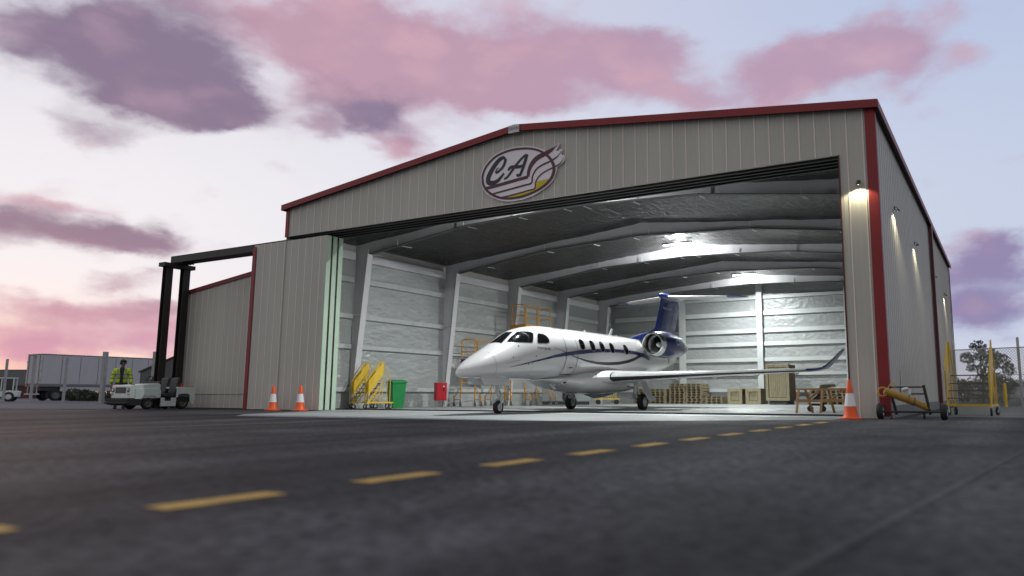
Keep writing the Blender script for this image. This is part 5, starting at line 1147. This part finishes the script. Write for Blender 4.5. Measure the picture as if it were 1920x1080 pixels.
for s in (-1, 1):
    h = chain(2, [(s * .19, .01, 1.40), (s * .27, .02, 1.12), (s * .29, -.05, .88), (s * .29, -.065, .80)], [.055, .045, .032, (.02, .036)])
    for k, (dx, ln) in enumerate(((-.028, .062), (-.010, .075), (.010, .072), (.027, .058))):
        chain(h, [(s * .29 + dx * .5, -.07 - abs(dx) * .2, .775), (s * .285 + dx * .9, -.075, .775 - ln * .55), (s * .28 + dx * .9, -.065, .775 - ln)], [.010, .009, .008])
    chain(h, [(s * .27, -.10, .80), (s * .262, -.112, .765)], [.011, .009])
    chain(0, [(s * .095, .02, .90), (s * .11, .0, .50), (s * .12, .03, .09), (s * .13, -.06, .045), (s * .135, -.15, .035)], [.095, .062, .045, (.045, .04), (.04, .028)])
skin('body', V, E_, Rr, M['skin'], pe, 2)
# face: nose, eyes, mouth, ears sit on the head, turned to the right of the picture
hd = Matrix.Translation((.02, -.03, 1.655)) @ Euler((0, 0, radians(48))).to_matrix().to_4x4()
def hp(*p): return hd @ Vector(p)
mb = MB(); mb.loft([[hp(-.012, -.082, .035), hp(.012, -.082, .035), hp(.012, -.078, .035)], [hp(-.02, -.086, -.012), hp(.02, -.086, -.012), hp(0, -.112, -.012)]]); mb.tube([hp(-.025, -.088, -.045), hp(0, -.094, -.045), hp(.025, -.088, -.045)], .006, 6)
for s in (-1, 1): mb.lathe([(.012, 0), (.024, .004), (.012, .014)], hp(s * .078, 0, .01), hp(s, 0, .01) - hp(0, 0, .01), 10)
mb.build('face', M['skin'], pe, smooth=50)
mb = MB()
for s in (-1, 1): mb.lathe([(.0, 0), (.012, .002), (.0, .008)], hp(s * .03, -.082, .03), hp(0, -1, 0) - hp(0, 0, 0), 8)
mb.build('eyes', M['black'], pe)
mb = MB(); mb.loft([[hp(.098 * cos(a), .012 + .108 * sin(a), z) if True else 0 for a in [2 * pi * k / 20 for k in range(20)]] for z in (.045, .085)] + [[hp(.08 * cos(a), .012 + .09 * sin(a), .112) for a in [2 * pi * k / 20 for k in range(20)]], [hp(.03 * cos(a), .012 + .03 * sin(a), .124) for a in [2 * pi * k / 20 for k in range(20)]]])
mb.prism([hp(-.07, -.08, .048), hp(.07, -.08, .048), hp(.05, -.165, .04), (hp(-.05, -.165, .04))], (0, 0, .012)); mb.build('cap', M['hair'], pe, smooth=50)
mb = MB()
for s in (-1, 1): mb.lathe([(.0, 0), (.042, 0), (.045, .02), (.03, .04), (0, .042)], hp(s * .085, .01, .0), hp(s, 0, 0) - hp(0, 0, 0), 14)
mb.tube([hp(.1, .01, .02), hp(.085, .01, .1), hp(0, .01, .135), hp(-.085, .01, .1), hp(-.1, .01, .02)], .012, 8); mb.build('ear_defenders', M['rubber'], pe, smooth=50)
mb = MB(); mb.loft([[hp(.09 * cos(a), .03 + .085 * sin(a), z) for a in [pi * k / 12 - .2 for k in range(14)]] for z in (-.06, 0, .046)], closed=False, caps=False); mb.build('hair', M['hair'], pe, smooth=50)
# jacket: torso and sleeves, tape bands in the material
m, nt, b_ = newmat('hivis_jacket'); N = nt.nodes.new; L = nt.links.new
tc = N('ShaderNodeTexCoord'); sp = N('ShaderNodeSeparateXYZ'); L(tc.outputs['Object'], sp.inputs[0]); nz = N('ShaderNodeTexNoise'); nz.inputs['Scale'].default_value = 14; L(tc.outputs['Object'], nz.inputs[0])
cr = N('ShaderNodeValToRGB'); cr.color_ramp.interpolation = 'CONSTANT'; L(sp.outputs['Z'], cr.inputs[0]); el = cr.color_ramp.elements
Y_ = (.50, .66, .015, 1); T_ = (.22, .23, .27, 1); NV = (.02, .022, .035, 1)
mr_ = N('ShaderNodeMapRange'); mr_.inputs[1].default_value = .7; mr_.inputs[2].default_value = 1.6; L(sp.outputs['Z'], mr_.inputs[0]); L(mr_.outputs[0], cr.inputs[0])
def zt(z): return (z - .7) / .9
el[0].position = 0; el[0].color = NV; el[1].position = zt(.94); el[1].color = Y_
for z, c in ((1.07, T_), (1.12, Y_), (1.20, T_), (1.25, Y_)): e = el.new(zt(z)); e.color = c
L(cr.outputs[0], b_.inputs['Base Color']); b_.inputs['Roughness'].default_value = .7
bp = N('ShaderNodeBump'); bp.inputs['Distance'].default_value = .02; L(nz.outputs[0], bp.inputs['Height']); L(bp.outputs[0], b_.inputs['Normal'])
V = [(0, .02, .86), (0, .02, 1.05), (0, .0, 1.24), (0, .0, 1.40), (0, .0, 1.48)]; E_ = [(0, 1), (1, 2), (2, 3), (3, 4)]; Rr = [(.205, .15), (.205, .15), (.205, .15), (.17, .125), (.085, .085)]
for s in (-1, 1): chain(3, [(s * .205, .01, 1.385), (s * .285, .02, 1.12), (s * .305, -.045, .90)], [.095, .080, .066])
skin('jacket', V, E_, Rr, m, pe, 2)
mb = MB(); mb.loft([[(-.045, -.155, .85), (.05, -.155, .85), (.05, -.13, .85), (-.045, -.13, .85)], [(-.045, -.160, 1.2), (.05, -.160, 1.2), (.05, -.12, 1.2), (-.045, -.12, 1.2)], [(-.075, -.125, 1.43), (.075, -.125, 1.43), (.06, -.07, 1.43), (-.06, -.07, 1.43)], [(-.05, -.085, 1.50), (.05, -.085, 1.50), (.04, -.04, 1.50), (-.04, -.04, 1.50)]]); mb.build('shirt', M['navy_cloth'], pe, smooth=50)
for s in (-1, 1): mb = MB(); mb.bar((s * .115, -.158, 1.10), (s * .125, -.130, 1.44), .045, .012, up=(0, 1, 0)); mb.build('tape', M['grey_tape'], pe)
V = [(0, .02, .93)]; E_ = []; Rr = [(.165, .13)]
for s in (-1, 1): chain(0, [(s * .10, .02, .86), (s * .115, .0, .50), (s * .125, .03, .12)], [.115, .088, .072])
skin('trousers', V, E_, Rr, M['navy_cloth'], pe, 2)
for s in (-1, 1): mb = MB(); mb.loft([[(s * .13 + x * .055, y, z) for x, y in ((-1, .09), (1, .09), (1.05, -.06), (.8, -.19), (-.8, -.19), (-1.05, -.06))] for z in (.002, .05)] + [[(s * .128 + x * .05, y, .12) for x, y in ((-1, .085), (1, .085), (1, -.03), (.7, -.05), (-.7, -.05), (-1, -.03))]]); mb.build('boot', M['rubber'], pe, bevel=.012)
# ------------------------------------------------------------------ sky
w = bpy.data.worlds.new('World'); SC.world = w; w.use_nodes = True
nt = w.node_tree; nt.nodes.clear(); N = nt.nodes.new; L = nt.links.new
def mth(op, a, b=None, c=None, clamp=False):
    n = N('ShaderNodeMath'); n.operation = op; n.use_clamp = clamp
    for i, v in enumerate((a, b, c)):
        if v is None: continue
        if isinstance(v, (int, float)): n.inputs[i].default_value = v
        else: L(v, n.inputs[i])
    return n.outputs[0]
def vm(op, a, b=None):
    n = N('ShaderNodeVectorMath'); n.operation = op
    for i, v in enumerate((a, b)):
        if v is None: continue
        if isinstance(v, (tuple, list)): n.inputs[i].default_value = v
        else: L(v, n.inputs[i])
    return n.outputs['Value'] if op in ('DOT_PRODUCT', 'LENGTH') else n.outputs[0]
def sstep(v, a, b):
    n = N('ShaderNodeMapRange'); n.interpolation_type = 'SMOOTHSTEP'; n.inputs[1].default_value = a; n.inputs[2].default_value = b; L(v, n.inputs[0]); return n.outputs[0]
def mixc(f, a, b):
    n = N('ShaderNodeMix'); n.data_type = 'RGBA'
    for i, v in ((0, f), (6, a), (7, b)):
        if isinstance(v, (int, float)): n.inputs[i].default_value = v
        elif isinstance(v, tuple): n.inputs[i].default_value = v
        else: L(v, n.inputs[i])
    return n.outputs[2]
tc = N('ShaderNodeTexCoord'); sp = N('ShaderNodeSeparateXYZ'); L(tc.outputs['Generated'], sp.inputs[0])
az = mth('MULTIPLY', mth('ARCTAN2', mth('MULTIPLY', sp.outputs[0], -1), sp.outputs[1]), 180 / pi)
el = mth('MULTIPLY', mth('ARCSINE', sp.outputs[2]), 180 / pi)
cb = N('ShaderNodeCombineXYZ'); L(az, cb.inputs[0]); L(el, cb.inputs[1])
def noise(vec, sc, det=6, rough=.55, dist=0):
    n = N('ShaderNodeTexNoise'); n.inputs['Scale'].default_value = sc; n.inputs['Detail'].default_value = det; n.inputs['Roughness'].default_value = rough; n.inputs['Distortion'].default_value = dist; L(vec, n.inputs['Vector']); return n
st = vm('MULTIPLY', cb.outputs[0], (.075, .15, 1))
w1 = noise(st, 1.6, 5); w2 = noise(st, 5.5, 6, .6)
warp = vm('ADD', vm('MULTIPLY', vm('SUBTRACT', w1.outputs['Color'], (.5, .5, .5)), (8, 4.4, 0)), vm('MULTIPLY', vm('SUBTRACT', w2.outputs['Color'], (.5, .5, .5)), (2.4, 1.4, 0)))
P = vm('ADD', cb.outputs[0], warp)
det = noise(st, 2.0, 8, .56, .1); fine = noise(st, 9, 7, .6)
def blobs(L_):
    s = None
    for a, e, ra, re, wt in L_:
        d = vm('MULTIPLY', vm('SUBTRACT', P, (a, e, 0)), (1 / ra, 1 / re, 0)); q = mth('EXPONENT', mth('MULTIPLY', vm('DOT_PRODUCT', d, d), -1))
        s = mth('MULTIPLY_ADD', q, wt, s if s is not None else 0.)
    return s
PINK = SKY_PINK
DARK = SKY_DARK
far = sstep(mth('ABSOLUTE', mth('SUBTRACT', az, 22)), 55, 80)                  # general broken cloud away from the view
gen = mth('MULTIPLY', far, sstep(det.outputs[0], .46, .62))
def puff(sc, wgt):
    v = N('ShaderNodeTexVoronoi'); v.feature = 'SMOOTH_F1'; v.inputs['Scale'].default_value = sc; v.inputs['Smoothness'].default_value = .35; L(vm('ADD', st, vm('MULTIPLY', vm('SUBTRACT', w2.outputs['Color'], (.5, .5, .5)), (.25, .25, 0))), v.inputs['Vector']); return mth('MULTIPLY', mth('SUBTRACT', .42, v.outputs['Distance']), wgt)
pf = mth('ADD', puff(2.6, .66), puff(6.2, .26))
nz = mth('ADD', mth('MULTIPLY', mth('SUBTRACT', det.outputs[0], .5), .7), pf)
nz2 = mth('MULTIPLY', mth('SUBTRACT', fine.outputs[0], .5), .22)
pk = sstep(mth('ADD', mth('ADD', blobs(PINK), nz), nz2), .08, 1.18)
dk = sstep(mth('ADD', mth('ADD', mth('ADD', blobs(DARK), mth('MULTIPLY', gen, .6)), nz), nz2), .10, 1.28)
# clear sky: cream near the sunset, pale blue away from it
hi = sstep(el, 2, 34); aw = sstep(az, 62, -8)
base = mixc(aw, lin(222, 218, 232), lin(186, 200, 230)); base = mixc(sstep(el, 12, 30), mixc(aw, lin(242, 240, 246), lin(202, 211, 233)), base)
base = mixc(mth('MULTIPLY', sstep(el, 5, -1), .8), base, mixc(aw, lin(246, 206, 212), lin(228, 222, 232)))
glow = mth('EXPONENT', mth('MULTIPLY', vm('DOT_PRODUCT', vm('MULTIPLY', vm('SUBTRACT', cb.outputs[0], (67, 1, 0)), (1 / 9, 1 / 3.6, 0)), vm('MULTIPLY', vm('SUBTRACT', cb.outputs[0], (67, 1, 0)), (1 / 9, 1 / 3.6, 0))), -1))
base = mixc(mth('MULTIPLY', glow, .8), base, (1.1, .74, .46, 1))
back = sstep(mth('ABSOLUTE', mth('SUBTRACT', az, 30)), 70, 130)
base = mixc(back, base, lin(*BACK_SKY))
pcol = mixc(sstep(el, 14, 2), mixc(aw, lin(214, 172, 186), lin(198, 174, 200)), mixc(aw, lin(206, 152, 192), lin(190, 165, 196)))
pcol = mixc(mth('MULTIPLY', sstep(mth('ADD', pf, det.outputs[0]), .30, .84), .62), mixc(.45, pcol, lin(168, 138, 166)), mixc(.5, pcol, lin(232, 184, 190)))
dcol = mixc(sstep(el, 12, 2), mixc(aw, lin(138, 122, 148), lin(152, 140, 178)), mixc(aw, lin(190, 140, 172), lin(140, 138, 182)))
dcol = mixc(mth('MULTIPLY', sstep(mth('ADD', pf, det.outputs[0]), .38, .88), .5), dcol, lin(186, 154, 178))
sky = mixc(pk, base, pcol); sky = mixc(dk, sky, dcol)
nish = N('ShaderNodeTexSky'); nish.sky_type = 'NISHITA'; nish.sun_disc = False; nish.sun_elevation = radians(3); nish.sun_rotation = radians(-67); nish.air_density = 1.2; nish.dust_density = 2
nc = vm('MULTIPLY', nish.outputs[0], (.10, .10, .10))
sky = mixc(.955, nc, sky)
bg = N('ShaderNodeBackground'); L(sky, bg.inputs[0]); bg.inputs[1].default_value = SKY_GAIN
out = N('ShaderNodeOutputWorld'); L(bg.outputs[0], out.inputs[0])
w.cycles.sampling_method = 'MANUAL'; w.cycles.sample_map_resolution = 512
sl = bpy.data.lights.new('sun', 'SUN'); sl.energy = SUN_E; sl.angle = radians(10); sl.color = (1, .62, .42)
so = bpy.data.objects.new('sun', sl); COL.objects.link(so)
d = Vector((-sin(radians(67)) * cos(radians(3)), cos(radians(67)) * cos(radians(3)), sin(radians(3))))
so.rotation_euler = d.to_track_quat('Z', 'Y').to_euler()

# ------------------------------------------------------------------ camera
cd = bpy.data.cameras.new('camera'); cam = bpy.data.objects.new('camera', cd); COL.objects.link(cam); SC.camera = cam
cam.location = (2.2214, -16.8784, .5); cam.rotation_euler = (pi / 2 + .1426, 0, .5006)
cd.sensor_width = 36; cd.lens = 36 * 1395.74 / 1920; cd.shift_x = (960 - 1118.8) / 1920; cd.shift_y = 0
cd.clip_start = .05; cd.clip_end = 6000
cd.dof.use_dof = True; cd.dof.focus_distance = 27; cd.dof.aperture_fstop = .0262 / .038
SC.view_settings.view_transform = 'Standard'; SC.view_settings.look = 'None'; SC.view_settings.exposure = 0; SC.view_settings.gamma = 1
SC.cycles.max_bounces = 8; SC.cycles.diffuse_bounces = 4; SC.cycles.glossy_bounces = 4; SC.cycles.sample_clamp_indirect = 6
SC.cycles.use_denoising = True
